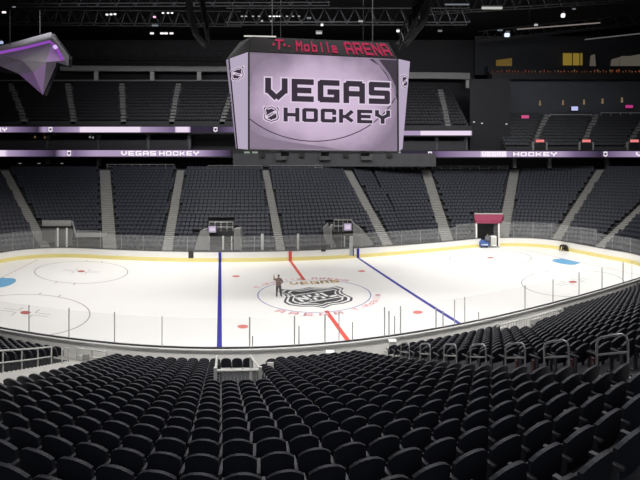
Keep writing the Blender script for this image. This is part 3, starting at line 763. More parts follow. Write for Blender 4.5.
# ------------------------------------------------------------------ scoreboard
YS = 33.0; YS2 = 34.4
sb = empty('scoreboard', at(320, 152, 36), 'large hanging scoreboard with a lilac VEGAS HOCKEY picture on its front', 'scoreboard')
TL, TR, BR_, BL_ = at(249, 52, YS), at(397.5, 59, YS2), at(398, 151.5, YS2), at(249, 149.5, YS)
def bil(u, v, d=0.0):
    p = BL_.lerp(BR_, u).lerp(TL.lerp(TR, u), v); return p + Vector((.04, -1, 0)) * d
def screen_mat():
    mt = bpy.data.materials.new('scoreboard_picture'); mt.use_nodes = True; nt = mt.node_tree; nt.nodes.remove(nt.nodes['Principled BSDF'])
    N = nt.nodes.new; L = nt.links.new
    tc = N('ShaderNodeTexCoord'); mp = N('ShaderNodeMapping'); mp.inputs['Location'].default_value = (-.50, 0, -.50); L(tc.outputs['Generated'], mp.inputs[0])
    vm = N('ShaderNodeVectorMath'); vm.operation = 'MULTIPLY'; vm.inputs[1].default_value = (1.75, 0, 1.75); L(mp.outputs[0], vm.inputs[0])
    ln = N('ShaderNodeVectorMath'); ln.operation = 'LENGTH'; L(vm.outputs[0], ln.inputs[0])
    nz = N('ShaderNodeTexNoise'); nz.inputs['Scale'].default_value = 3.5; nz.inputs['Detail'].default_value = 5; L(tc.outputs['Generated'], nz.inputs[0])
    ma = N('ShaderNodeMath'); ma.operation = 'MULTIPLY_ADD'; ma.inputs[1].default_value = .55; L(nz.outputs['Fac'], ma.inputs[0]); L(ln.outputs['Value'], ma.inputs[2])
    cr = N('ShaderNodeValToRGB'); e = cr.color_ramp.elements
    e[0].position = .28; e[0].color = (.60, .47, .62, 1); e[1].position = 1.0; e[1].color = (.17, .13, .18, 1)
    x = e.new(.62); x.color = (.47, .365, .49, 1)
    e2 = e.new(.82); e2.color = (.29, .225, .31, 1)
    rr = N('ShaderNodeMath'); rr.operation = 'MULTIPLY'; rr.inputs[1].default_value = .72; L(ma.outputs[0], rr.inputs[0])
    L(rr.outputs[0], cr.inputs[0])
    em = N('ShaderNodeEmission'); L(cr.outputs[0], em.inputs[0]); em.inputs[1].default_value = 1.2; L(em.outputs[0], nt.nodes['Material Output'].inputs[0]); return mt
SCR = screen_mat()
SDARK = emit('letter_dark', (.045, .035, .05)); SLIGHT = emit('letter_edge', (.72, .60, .76)); SGREY = emit('puck_grey', (.06, .047, .065)); SMID = emit('puck_mid', (.25, .195, .27))
m = MB()
nu, nv = 24, 16
for i in range(nu):
    for j in range(nv): m.poly([bil(i / nu, j / nv), bil((i + 1) / nu, j / nv), bil((i + 1) / nu, (j + 1) / nv), bil(i / nu, (j + 1) / nv)])
scr = m.build('front_screen', SCR, sb)
# dark corner shapes and arc lines of the picture
m = MB()
def arcband(cx, cy, rx, ry, a0, a1, w0, mi, d, n=24):
    for i in range(n):
        a, c = a0 + (a1 - a0) * i / n, a0 + (a1 - a0) * (i + 1) / n
        q = [(cx + rx * k * math.cos(t), cy + ry * k * math.sin(t)) for t, k in ((a, 1), (c, 1), (c, 1 + w0), (a, 1 + w0))]
        if all(-.001 <= u <= 1.001 and -.001 <= v <= 1.001 for u, v in q): m.poly([bil(u, v, d) for u, v in q], mi)
m.poly([bil(u, v, .02) for u, v in ((.80, .985), (.995, .985), (.995, .55), (.97, .68), (.92, .82), (.87, .92))], 0)
m.poly([bil(u, v, .025) for u, v in ((.83, .985), (.87, .985), (.945, .83), (.985, .70), (.99, .60), (.965, .70), (.92, .84))], 1)
m.poly([bil(u, v, .02) for u, v in ((.005, .02), (.005, .20), (.06, .15), (.16, .11), (.30, .075), (.5, .04), (.60, .01))], 1)
m.poly([bil(u, v, .02) for u, v in ((.995, .01), (.80, .01), (.88, .09), (.94, .2), (.975, .33), (.995, .45))], 1)
arcband(.42, .95, .62, .85, pi + .35, 2 * pi - .45, .012, 0, .03)
m.poly([bil(u, v, .02) for u, v in ((.0, .98), (.0, .6), (.015, .7), (.03, .82), (.07, .9), (.13, .985))], 1)
m.build('picture_shapes', [SGREY, SMID], sb, fix=False)
def scr_text(txt, u0, u1, v0, v1, t, nm):
    for grow, mtl, d in ((.06, SLIGHT, .05), (0, SDARK, .08)):
        Qs, wd = text_quads(txt, t, .28, grow); b = MB()
        for q in Qs: b.poly([bil(u0 + (u1 - u0) * x / wd, v0 + (v1 - v0) * y, d) for x, y in q])
        b.build(nm if grow == 0 else 'letter_edging', mtl, sb, fix=False)
scr_text('VEGAS', .105, .945, .505, .742, .25, 'headline_lettering')
scr_text('HOCKEY', .225, .945, .295, .44, .25, 'headline_lettering')
def emblem(f, nm):
    b = MB()
    def P(pts, mi, d): b.poly([f(x, y, d) for x, y in pts], mi)
    for k, mi, d in ((1.15, 0, .05), (1.0, 1, .08), (.88, 0, .11), (.72, 1, .14)):
        P([(x * k, y * k) for x, y in SHIELD], mi, d)
    c, s = math.cos(.55), math.sin(.55)
    P([(u * c - v * s, u * s + v * c) for u, v in ((-.4, -.1), (.4, -.1), (.4, .1), (-.4, .1))], 0, .17)
    Qs, wd = text_quads('NHL', .2)
    for q in Qs:
        P([((x / wd - .5) * .5 * c - (y - .5) * .13 * s, (x / wd - .5) * .5 * s + (y - .5) * .13 * c) for x, y in q], 1, .2)
    b.build(nm, [SLIGHT, SDARK], sb, fix=False)
emblem(lambda x, y, d: bil(.145 + x * .10, .365 + y * .155, d), 'shield_emblem')
# corner screens
LTf, LTb, LBb, LBf = at(248, 52, YS), at(226, 60, YS + 3.2), at(236, 148.5, YS + 3.2), at(248, 149.5, YS)
RTf, RTb, RBb, RBf = at(398.5, 59, YS2), at(410, 61.5, YS2 + 3.2), at(402.5, 148.5, YS2 + 3.2), at(399, 151.5, YS2)
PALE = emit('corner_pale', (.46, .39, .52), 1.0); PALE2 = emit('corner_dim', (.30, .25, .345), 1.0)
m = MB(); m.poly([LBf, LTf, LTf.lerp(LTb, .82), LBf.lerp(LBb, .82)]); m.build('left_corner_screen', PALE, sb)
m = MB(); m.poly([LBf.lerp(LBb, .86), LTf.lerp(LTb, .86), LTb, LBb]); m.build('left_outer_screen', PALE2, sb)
m = MB(); m.poly([RBf, RTf, RTb, RBb]); m.build('right_corner_screen', PALE, sb)
m = MB()
for a, c in ((TL, BL_), (TR, BR_)): m.tube([a + Vector((0, -.06, 0)), c + Vector((0, -.06, 0))], .07, 6)
m.tube([LTf.lerp(LTb, .84), LBf.lerp(LBb, .84)], .08, 6); m.tube([BL_ + Vector((0, -.04, -.05)), BR_ + Vector((0, -.04, -.05))], .09, 6)
m.build('screen_edging', BLACK, sb)
def lf(x, y, d):
    u = .45 + x * .62; v = .80 + y * .13
    return LBf.lerp(LBb, u).lerp(LTf.lerp(LTb, u), v) + Vector((-.4, -.6, 0)) * (d * .5 + .12)
emblem(lf, 'shield_emblem')
def rf(x, y, d):
    u = .5 + x * .7; v = .76 + y * .14
    return RBf.lerp(RBb, u).lerp(RTf.lerp(RTb, u), v) + Vector((.4, -.6, 0)) * (d * .5 + .12)
emblem(rf, 'shield_emblem')
b = MB()
for j in range(5):
    v = .40 + j * .045; u = .93
    p = lambda uu, vv: LBf.lerp(LBb, uu).lerp(LTf.lerp(LTb, uu), vv) + Vector((-.1, -.12, 0))
    b.poly([p(u - .05, v), p(u + .05 * (1 + j % 2 * .6), v), p(u + .05, v + .032), p(u - .05 * (1 + j % 3 * .4), v + .032)])
b.build('side_marks', SDARK, sb, fix=False)
# solid body behind the screens, roof fascia with red letters, underside
front_t = [LTb, LTf, RTf, RTb]; front_b = [LBb, LBf, RBf, RBb]
def back_of(p): return Vector((p.x, 2 * 39.5 - p.y, p.z))
poly_t = [p + Vector((0, .12, 0)) for p in front_t] + [back_of(p) for p in front_t[::-1]]
poly_b = [p + Vector((0, .12, 0)) for p in front_b] + [back_of(p) for p in front_b[::-1]]
m = MB(); m.poly(poly_t); m.poly(poly_b[::-1])
for i in range(8): m.poly([poly_b[i], poly_b[(i + 1) % 8], poly_t[(i + 1) % 8], poly_t[i]])
m.build('scoreboard_body', BLACK, sb)
A0, A1, A2, A3 = at(249, 51.2, YS + .15), at(397.5, 58.2, YS2 + .15), at(388, 42.5, YS2 + .6), at(252, 36.5, YS + .6)
m = MB(); bk = Vector((0, 11, 0)); m.hexa([A0, A1, A1 + bk, A0 + bk, A3, A2, A2 + bk, A3 + bk]); m.build('roof_fascia', mat('fascia_dark', (.012, .0115, .013), .8, spec=.1), sb)
m = MB(); a = [at(226, 60, YS + 3.3), at(249, 51.2, YS + .3), at(252, 36.5, YS + .8), at(240, 42, YS + 3.3)]; m.poly(a); m.build('roof_side', BLACK, sb)
REDL = emit('sign_red', (.43, .035, .09), 1.0); b = MB()
def fas(u, v, d=.06): return A0.lerp(A1, u).lerp(A3.lerp(A2, u), v) + Vector((0, -1, 0)) * d
for txt, u0, u1, v0, v1 in (('T', .165, .225, .18, .88), ('.', .25, .275, .2, .85), ('Mobile', .31, .60, .14, .86), ('ARENA', .655, .975, .10, .90)):
    Qs, wd = text_quads(txt, .19, .3)
    b = MB()
    for q in Qs: b.poly([fas(u0 + (u1 - u0) * x / wd, v0 + (v1 - v0) * y) for x, y in q])
    if txt == 'T': 
        for u in (.15, .225): b.poly([fas(u, .42), fas(u + .014, .42), fas(u + .014, .62), fas(u, .62)])
    b.build('red_lettering', REDL, sb, fix=False)
m = MB()
for x in (247, 255, 398): m.box(at(x, 152.4, YS + 1 if x < 300 else YS2 + 1), (.35, .5, .12))
m.build('underside_lamp', emit('under_lit', (.5, .6, .5), .5), sb)
for x in (285, 325, 365): m = MB(); m.box(at(x, 153.5, YS + 2.5), (.6, .6, .4)); m.build('underside_speaker', DARK, sb)

m = MB()
for sx in (270, 375):
    for d in (1.5, 9): m.tube([at(sx, 40, YS + .5) + Vector((0, d, 0)), at(sx, 40, YS + .5) + Vector((0, d, 16))], .04)
m.build('hoist_cable', TRUSS, sb)
m = MB(); p0 = at(244, 36, YS + .7); p1 = at(276, 36.6, YS + .7); m.tube([p0, p1], .05); m.build('top_lamp_strip', emit('strip_white', (.8, .78, .72), .9), sb)

# ------------------------------------------------------------------ faceted purple sculpture, upper left
Yq = 52.0
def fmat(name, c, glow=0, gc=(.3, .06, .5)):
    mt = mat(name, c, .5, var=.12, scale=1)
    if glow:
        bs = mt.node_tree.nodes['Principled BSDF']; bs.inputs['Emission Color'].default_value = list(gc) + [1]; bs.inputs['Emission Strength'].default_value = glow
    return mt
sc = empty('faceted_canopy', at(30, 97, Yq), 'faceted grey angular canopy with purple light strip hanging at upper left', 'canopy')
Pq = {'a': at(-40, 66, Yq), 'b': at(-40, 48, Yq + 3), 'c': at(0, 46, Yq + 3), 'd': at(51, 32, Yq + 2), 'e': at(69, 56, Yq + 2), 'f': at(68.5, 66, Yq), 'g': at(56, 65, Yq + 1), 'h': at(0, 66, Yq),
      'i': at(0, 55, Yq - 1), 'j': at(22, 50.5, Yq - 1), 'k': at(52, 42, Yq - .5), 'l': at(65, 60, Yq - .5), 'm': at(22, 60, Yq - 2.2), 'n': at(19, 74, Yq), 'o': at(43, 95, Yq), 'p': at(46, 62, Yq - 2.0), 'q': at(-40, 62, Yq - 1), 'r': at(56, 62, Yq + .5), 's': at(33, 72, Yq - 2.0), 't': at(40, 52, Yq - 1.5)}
FA = fmat('facet_grey', (.16, .155, .165), .10, (.5, .45, .5)); FB = fmat('facet_mid', (.14, .13, .15), .075, (.45, .38, .5)); FC = fmat('facet_purple', (.16, .10, .20), .20, (.40, .22, .52)); FD = fmat('facet_dark', (.12, .11, .13), .12, (.40, .33, .48))  # emission in the facets stands in for light falling on them
m = MB()
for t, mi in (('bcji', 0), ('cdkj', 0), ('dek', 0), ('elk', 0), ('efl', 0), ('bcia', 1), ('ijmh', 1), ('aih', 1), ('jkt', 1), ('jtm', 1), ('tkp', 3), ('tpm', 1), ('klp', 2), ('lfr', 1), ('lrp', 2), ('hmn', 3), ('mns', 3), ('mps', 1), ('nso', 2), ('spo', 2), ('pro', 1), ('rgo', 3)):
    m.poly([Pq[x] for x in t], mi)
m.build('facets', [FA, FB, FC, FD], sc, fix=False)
m = MB(); m.poly([Pq[x] + Vector((0, .7, 0)) for x in 'bcdefgona']); m.build('back_shell', DARK, sc)
m = MB(); m.tube([at(-40, 65, Yq - 1.6), at(0, 52.6, Yq - 1.4), at(22, 48.3, Yq - 1.3), at(50, 41.5, Yq - .9), at(56, 47, Yq - 1), at(63, 60, Yq - .9)], .15, 6); m.build('light_strip', emit('purple_strip', (.26, .07, .44), 1.0), sc)
m = MB(); m.tube([at(54.5, 46, Yq - 1.4), at(56, 48, Yq - 1.4)], .22, 6); m.build('strip_hot_spot', emit('purple_hot', (.75, .5, 1), 1.0), sc)
m = MB()
for x in (10, 40): m.tube([at(x, 45 if x < 20 else 36, Yq + 2.2), at(x, 10, Yq + 2.2)], .05)
m.build('hanger_rod', BLACK, sc)
m = MB(); a = [at(14, 67, Yq + 4), at(48, 100, Yq + 4), at(60, 66, Yq + 4)]; 

# ------------------------------------------------------------------ roof trusses and ceiling lamps
def truss(p, q, hgt, n, label, r=.10):
    p, q = Vector(p), Vector(q); root = empty('roof_truss', p, label, 'truss', 'dark roof trusses')
    up = Vector((0, 0, hgt)); dp = Vector((0, 1.2, 0)) if abs((q - p).normalized().y) < .7 else Vector((1.2, 0, 0))
    m = MB(); 
    for o in (Vector(), dp, up + dp * .5): m.tube([p + o, q + o], r, 5)
    m.build('chord', TRUSS, root)
    m = MB()
    for i in range(n):
        a = p.lerp(q, i / n); c = p.lerp(q, (i + 1) / n); mid = (a + c) / 2 + up + dp * .5
        for s_ in (a, c, a + dp, c + dp): m.tube([s_, mid], r * .55, 4)
    m.build('web_brace', TRUSS, root)
truss(at(-60, 22, 66), at(240, 24, 66), 2.0, 22, 'long dark roof truss over the upper left deck')
truss(at(225, 22, 60), at(470, 22, 60), 2.0, 16, 'dark roof truss spanning above the scoreboard')
truss(at(430, 12, 70), at(720, -6, 62), 2.2, 18, 'rising dark truss at the upper right')
truss(at(480, 40, 78), at(720, 14, 70), 1.6, 16, 'lower dark truss above the lounge')
truss(at(400, 50, 46), at(436, -20, 44), 1.6, 8, 'steep dark rigging tower right of the scoreboard', .12)
truss(at(207, 40, 48), at(196, -20, 46), 1.6, 8, 'steep dark rigging tower left of the scoreboard', .12)
truss(at(60, 58, 80), at(232, 60, 80), 1.5, 14, 'shallow dark truss just above the long pale beam')
truss(at(-60, 4, 60), at(330, 2, 58), 1.8, 20, 'topmost dark roof truss at upper left')
# curved duct tubes
for P0, lb in (([(187, HZ - 25.5 * F / 50, 50), (188, -8, 50), (190, 14, 50), (196, 34, 50), (206, 46, 50)], 'dark cable loop hanging left of the scoreboard'), ([(398, 46, 48), (408, 36, 48), (414, 18, 48), (418, -8, 48), (419, HZ - 25.5 * F / 48, 48)], 'dark cable loop hanging right of the scoreboard'), ([(430, HZ - 25.5 * F / 46, 46), (428, -6, 46), (424, 20, 46), (412, 36, 46), (404, 44, 46)], 'dark bundled duct right of the hanging cable loop')):
    m = MB(); m.tube([at(*p) for p in P0], .38, 8); tag(m.build('cable_bundle', mat('bundle', (.035, .035, .037), .7)), lb, 'cable')
LW = emit('lamp_white', (1, .95, .95), 1.6); LP = emit('lamp_pink', (1, .6, .8), 1.2); LD = emit('lamp_dim', (.35, .38, .42), .5)
def lamp(px, py, w_, h_, Y, mt, label, grp='small roof lamps'):
    root = empty('ceiling_lamp', at(px, py, Y), label, 'ceiling lamp', grp); c = at(px, py, Y)
    k = Y / F
    m = MB(); m.tube([c + Vector((-w_ * k / 2, 0, 0)), c + Vector((w_ * k / 2, 0, 0))], h_ * k / 2, 8); m.build('lens', mt, root)
    m = MB(); m.box(c + Vector((0, .05, h_ * k * .75)), (w_ * k * 1.1, h_ * k * 1.2, h_ * k * .4)); m.build('housing', DARK, root)
G1 = 'small white roof lamp in the group of three over the upper left deck'
for x in (107, 111, 115): lamp(x, 14.6 - (x - 107) * .05, 2, 1.5, 65, LW, G1, 'three roof lamps at upper left')
for x in (163, 168, 172): lamp(x, 13, 2, 1.2, 65, LW, 'small roof lamp in the trio right of the pink lamp', 'three roof lamps right of the pink lamp')
lamp(154.5, 17, 2.4, 1.8, 64, LP, 'pink tinted roof lamp above the upper left deck', None)
lamp(155, 25.5, 6, 1.6, 64, LD, 'dim bluish roof lamp just under the pink lamp', None)
for x in (152, 162, 166, 171.5): lamp(x, 33.4, 3.2, 1.6, 66, LW, 'bright roof lamp in the row of four left of scoreboard', 'row of four roof lamps')
lamp(4, 12.3, 3, 1.8, 60, LW, 'white roof lamp at the upper left corner', None); lamp(14, 7, 3, 1.2, 60, LD, 'dim roof lamp right of the upper left corner lamp', None); lamp(1, 42.5, 3, 3, 58, emit('lamp_blue', (.6, .7, 1), .7), 'bluish lamp at the left edge above the faceted canopy', None)
for x in (242, 246, 253, 259, 270, 274, 277, 280, 287, 293, 299): lamp(x, 16.3, 2.2, 1.0, 60, LW if 265 < x < 282 else emit('lamp_half', (.6, .56, .54), .8), 'tiny roof lamp in the line above the scoreboard', 'line of roof lamps above the scoreboard')
for x, y, wh in ((262, 21, 'left'), (271.5, 21.3, 'right')): lamp(x, y, 2, 1.4, 59, emit('lamp_half', (.6, .56, .54), .8), 'tiny roof lamp below the lamp line, %s of two' % wh, None)
for x, y, w_, h_, mt, lb in ((309, 18.5, 4, 1.2, LD, 'faint roof lamp at the right end of the lamp line'), (322, 25, 2.4, 2, LW, 'white roof lamp above the middle of the scoreboard'), (319, 33, 6, 2.2, emit('lamp_oval', (.7, .7, .66), .7), 'pale oval floodlight just above the red lettering'), (361, 21.3, 5, 1.4, emit('lamp_half', (.6, .56, .54), .8), 'dim strip lamp right of the white roof lamp'),
                          (398, 31, 2.6, 2.2, LW, 'white roof lamp right above the end of red lettering'), (440, 31, 4, 1.6, LD, 'faint reddish roof lamp beside the right rigging tower'), (492, 8, 20, 2.6, emit('lamp_oval', (.7, .7, .66), .7), 'long pale oval floodlight at the upper right'), (457, 4.5, 24, 1.4, LD, 'long dim strip lamp at the top right of scoreboard'),
                          (563, 15.5, 2.4, 4, LW, 'upright bright roof lamp at the upper right'), (536, 25, 3, 2, emit('lamp_half', (.6, .56, .54), .8), 'small roof lamp left of the upright bright lamp'), (507, 35, 4, 4, emit('lamp_blue2', (.75, .82, 1), 1.2), 'bright round bluish lamp above the left of the lounge'), (500, 30.3, 5, 1.2, LD, 'faint strip lamp above the round bluish lamp'), (574, 9, 3, 1.2, LD, 'faint roof lamp right of the upright bright lamp')):
    lamp(x, y, w_, h_, 64 if x > 420 else 59, mt, lb, None)
for (x0, y0, x1, y1, c, lb) in ((517, 29.3, 600, 22.8, (.35, .30, .28), 'long thin pale lighting bar above the lounge'), (585, 39.5, 645, 33, (.16, .16, .16), 'long thin dim lighting bar at the right edge')):
    m = MB(); m.tube([at(x0, y0, 70), at(x1, y1, 70)], .09)
    rods = MB()
    for f in (.15, .85):
        p = at(x0 + (x1 - x0) * f, y0 + (y1 - y0) * f, 70); rods.tube([p, Vector((p.x, p.y, 36.2))], .02)
    lb_o = tag(m.build('lighting_bar', emit('bar_%.2f' % c[0], c, .6)), lb, 'lighting bar')
    rods.build('hanging_rod', BLACK, lb_o)

# ------------------------------------------------------------------ near stand
def nearcurve(R, z, s0, s1, n=70):
    return [Wd(*near_pt(s0 + (s1 - s0) * i / n, R), z) for i in range(n + 1)]
def nspan(R): return NCL - R * .75, NCR + R * .75
m = MB()
def nc(R, z): a, c = nspan(R); return nearcurve(R, z, a, c)
R = NR0 - .5; m.strip(nc(13.3, .05), nc(R, .05)); m.strip(nc(R, .05), nc(R, NZ0))
for k in range(NROWS):
    R = NR0 - .5 + NP * k; z = NZ0 + NRISE * k
    m.strip(nc(R, z), nc(R + NP, z)); m.strip(nc(R + NP, z), nc(R + NP, z + NRISE))
R = NR0 - .5 + NP * NROWS; z = NZ0 + NRISE * NROWS
m.strip(nc(R, z), nc(R + 4, z))
tag(m.build('near_stand', CONCN, fix=False), 'dark stepped stand under the nearest seat rows', 'stand', kind='structure')
m = MB(); m.strip(nc(13.15, .08), nc(NR0 - .45, .08)); tag(m.build('rinkside_walk', AISLE, fix=False), 'pale concrete walkway between the near boards and first seats', 'walkway', kind='structure')
# aisles of the near stand (rows straight here): dx range
def near_aisle(x0, x1, label, ks=range(NROWS)):
    root = empty('aisle_stairs', Wd((x0 + x1) / 2, NCY - NR0, NZ0), label, 'stairs'); m = MB()
    for k in ks:
        for h in (0, 1):
            R = NR0 - .5 + NP * (k + h * .5); zz = NZ0 + NRISE * (k + h * .5) + .03
            m.sweep([Wd(*near_pt(x, R)) for x in (x0, (x0 + x1) / 2, x1)], [Wd(*near_pt(x, R + NP * .5)) for x in (x0, (x0 + x1) / 2, x1)], zz - .3, zz)
    m.build('steps', AISLE, root)
near_aisle(7.0, 8.2, 'concrete stair aisle with steel grab rails through the right seats')
near_aisle(-7.7, -5.5, 'pale concrete stair aisle with handrail at the left')

# ---- near seats
def seat_mesh_parts():
    """backrest, pan and stanchion meshes; local +y faces the ice, x across"""
    b = MB(); nu_, nv_ = 8, 5; w_ = .25
    def pt(u, v, t):
        top = .88 - .11 * abs(u) ** 2.3; z = .40 + (top - .40) * v
        y = .05 * u * u - .13 * (z - .40) + t
        ww = w_ * (1 - .06 * v) * (1 - .03 * (1 - v))
        return Vector((u * ww, y, z))
    for t, fl in ((0, 0), (.05, 1)):
        for i in range(nu_):
            for j in range(nv_):
                q = [pt(-1 + 2 * a / nu_, c / nv_, t) for a, c in ((i, j), (i + 1, j), (i + 1, j + 1), (i, j + 1))]
                b.poly(q if not fl else q[::-1])
    for i in range(nu_):
        u0, u1 = -1 + 2 * i / nu_, -1 + 2 * (i + 1) / nu_
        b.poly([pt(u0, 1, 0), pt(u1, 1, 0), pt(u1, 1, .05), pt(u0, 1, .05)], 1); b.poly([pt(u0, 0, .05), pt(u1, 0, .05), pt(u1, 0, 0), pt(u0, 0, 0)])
    for j in range(nv_):
        for u in (-1, 1):
            q = [pt(u, j / nv_, 0), pt(u, (j + 1) / nv_, 0), pt(u, (j + 1) / nv_, .05), pt(u, j / nv_, .05)]; b.poly(q if u > 0 else q[::-1], 1)
    p = MB()
    p.hexa([Vector(q) for q in ((-.22, .10, .36), (.22, .10, .36), (.22, .16, .34), (-.22, .16, .34), (-.20, .12, .64), (.20, .12, .64), (.20, .17, .63), (-.20, .17, .63))])
    l = MB(); l.box((-.265, .02, .30), (.035, .07, .60)); l.box((-.265, .10, .615), (.05, .34, .035)); l.box((-.265, .02, .015), (.10, .16, .03))
    return b, p, l
RIM = mat('seat_rim_lit', (.030, .031, .037), .6, var=.15)  # paler shell colour paints the light caught on backrest edges
PB, PP, PL = seat_mesh_parts()
def merge_into(m, src, M, off=0):
    k = len(m.v); m.v += [tuple(M @ Vector(v)) for v in src.v]; m.f += [tuple(i + k for i in f) for f in src.f]; m.m += [x + off for x in src.m]
def seat_matrix(s, k):
    R = NR0 + NP * k; z = NZ0 + NRISE * k
    dx, dy = near_pt(s, R); p = Wd(dx, dy, z); ph = near_rot(s, R); tx, ty = math.cos(ph), math.sin(ph)
    e = .2; t = (Wd(dx + tx * e, dy + ty * e) - Wd(dx - tx * e, dy - ty * e)); sx = t.length / (2 * e)
    ang = math.atan2(t.y, t.x)
    return Matrix.Translation(p) @ Matrix.Rotation(ang, 4, 'Z') @ Matrix.Diagonal((sx, 1, 1, 1))
SP = .53
seats = []
for k in range(NROWS):
    R = NR0 + NP * k; a, c = nspan(R)
    n0 = int(a / SP) - 1; n1 = int(c / SP) + 1
    for n in range(n0, n1):
        s = (n + .5) * SP
        if s < a or s > c: continue
        dx, dy = near_pt(s, R)
        if -7.95 < dx < -5.25 and dy < 23: continue
        if 6.75 < dx < 8.45: continue
        if -.1 < dx < 1.4 and 1 <= k <= 9: continue
        if 1.4 < dx < 2.3 and 1 <= k <= 3: continue
        if k == 0 and 1.5 < dx < 2.6: continue
        th = math.atan2(dx, dy)
        if 1 <= k <= 8 and .585 + .012 * k < th < .735 - .010 * k: continue
        if k <= 3 and .60 < th < .735: continue
        M = seat_matrix(s, k); px, py = pxof(M @ Vector((0, 0, .75)))
        if px < -25 or px > 668 or py > 486 and pxof(M @ Vector((0, 0, .87)))[1] > 481: continue
        r = (M.translation - Vector((0, 0, CAMH))).length
        sec = 0 if dx < -7 else (1 if dx < 7.6 else 2)
        seats.append((r, k, s, sec, px, py, M))
seats.sort(key=lambda t: t[0])
inframe = [t for t in seats if 2 < t[4] < 638 and t[5] < 476]
indiv = inframe[:300]; ids = set(id(t) for t in indiv)
rest = [t for t in seats if id(t) not in ids]
rows_used = sorted(set(t[1] for t in indiv), reverse=True)
me = {}
for nm, src, mats in (('backrest', PB, [NAVY, RIM]), ('seat_pan', PP, [NAVY]), ('armrest', PL, [SEATGREY])):
    o = src.build(nm, mats); me[nm] = o
first = True
SECN = {0: 'left of the handrail aisle', 1: 'between the two aisles', 2: 'right of the grab rail aisle'}
byrow = {}
for t in indiv: byrow.setdefault((t[1], t[3]), []).append(t)
for (k, sec), L in byrow.items():
    L.sort(key=lambda t: t[4])
    rown = nth(rows_used.index(k) + 1)
    for i, t in enumerate(L):
        root = bpy.data.objects.new('arena_seat', None); root.empty_display_size = .2; C.objects.link(root)
        root.matrix_world = t[6]
        side = ('right of' if sec == 2 else 'left of')
        tag(root, 'black folding seat, %s from left in %s nearest row, %s the grab rail aisle' % (nth(i + 1), rown, side), 'seat', 'black folding seats of the near stand')
        for nm, src in me.items():
            o = src if first else src.copy()
            if not first: C.objects.link(o)
            o.parent = root
        first = False
m = MB()
for t in rest:
    merge_into(m, PB, t[6]); merge_into(m, PP, t[6]); merge_into(m, PL, t[6], 2)
tag(m.build('distant_seats', [NAVY, RIM, SEATGREY], fix=False), 'remaining rows of black folding seats between the nearest seats and the near boards', 'seats', kind='stuff')
print('near seats', len(seats), len(indiv), 'far', cnt)

# grab rails in the right aisle
for i, th in enumerate((.396, .439, .4925, .5525, .632, .72, .84)):
    dx = 7.6; dy = dx / math.tan(th); k = (NCY - NR0 - dy) / NP; zf = NZ0 + NRISE * max(k, 0) + .1
    base = Wd(dx, dy, zf)
    root = empty('grab_rail', base, 'steel loop grab rail in the right aisle, %s from the ice' % ORD[i + 1], 'grab rail', 'loop grab rails of the right aisle')
    a = .46
    def gp(u, h): v = Wd(dx, dy + u); return Vector((v.x, v.y, zf + h - u * .34))
    m = MB(); pts = [gp(a, -.15), gp(a, .96), gp(a - .03, 1.07), gp(a - .14, 1.12), gp(-a + .18, 1.14), gp(-a + .05, 1.08), gp(-a, .96), gp(-a, -.3)]
    m.tube(pts, .026, 8); m.build('loop', STEEL, root, smooth=True)
    m = MB(); m.tube([gp(a, .74), gp(-a, .74)], .022, 8); m.build('mid_bar', STEEL, root)
# added red plates painting the reflections on the aisle seat ends
REFL_RED = mat('seat_end_reflection', (.05, .008, .012), .5)
for i, (px, k) in enumerate(((541, 14), (563, 15), (587, 17), (614, 18))):
    R = NR0 + NP * k; dy = NCY - R; v = Wd(8.3, dy, NZ0 + NRISE * k)
    m = MB(); m.box(v + Vector((0, 0, .30)), (.05, .16, .5)); m.box(v + Vector((0, .01, .57)), (.06, .12, .05))
    tag(m.build('aisle_red_reflection', REFL_RED), 'added dark red plate for a seat end reflection beside the right aisle, %s from the ice' % ORD[i + 1], 'reflection plate', 'red reflection plates of the right aisle')

# left handrail
root = empty('handrail', Wd(-7.6, 17, 2.0), 'pale steel handrail along the left aisle beside the left seats', 'handrail')
P = [(-7.85, 20.6), (-7.8, 18.5), (-7.8, 16.5), (-7.8, 14.8), (-7.8, 13.0)]
def hz(dy): return NZ0 + NRISE * (NCY - NR0 - dy) / NP
m = MB(); m.tube([Wd(x, y, hz(y) + .95) for x, y in P], .035, 8); m.tube([Wd(x, y, hz(y) + .5) for x, y in P], .03, 8); m.build('rail_bar', RAILW, root)
for i in range(5):
    y = 20.6 - i * 1.7; m = MB(); m.tube([Wd(-7.82, y, hz(y) - .2), Wd(-7.82, y, hz(y) + .95)], .03, 8); m.build('rail_post', RAILW, root)
root = empty('short_handrail', Wd(-7.4, 21.8, .6), 'short pale steel handrail hoop at the foot of the left aisle', 'handrail')
m = MB(); m.tube([Wd(-7.5, 22.2, .3), Wd(-7.5, 22.2, 1.35), Wd(-7.5, 21.2, 1.75), Wd(-7.5, 21.2, .6)], .035, 8); m.build('hoop', RAILW, root)
# gate posts between aisle and boards
root = empty('rink_gate', Wd(-6.6, 23.3, .1), 'low pale gate between the left aisle and the near boards', 'gate')
m = MB()
for x in (-7.4, -6.6, -5.8): m.tube([Wd(x, 23.3, .05), Wd(x, 23.3, 1.0)], .04, 6)
m.build('gate_post', RAILW, root)
m = MB(); m.tube([Wd(-7.4, 23.3, .95), Wd(-5.8, 23.3, .95)], .04, 6); m.tube([Wd(-7.4, 23.3, .55), Wd(-5.8, 23.3, .55)], .03, 6); m.build('gate_bar', RAILW, root)
m = MB(); m.box(Wd(-6.9, 23.25, .55), (.35, .06, .3)); m.build('gate_sign', CONC, root)
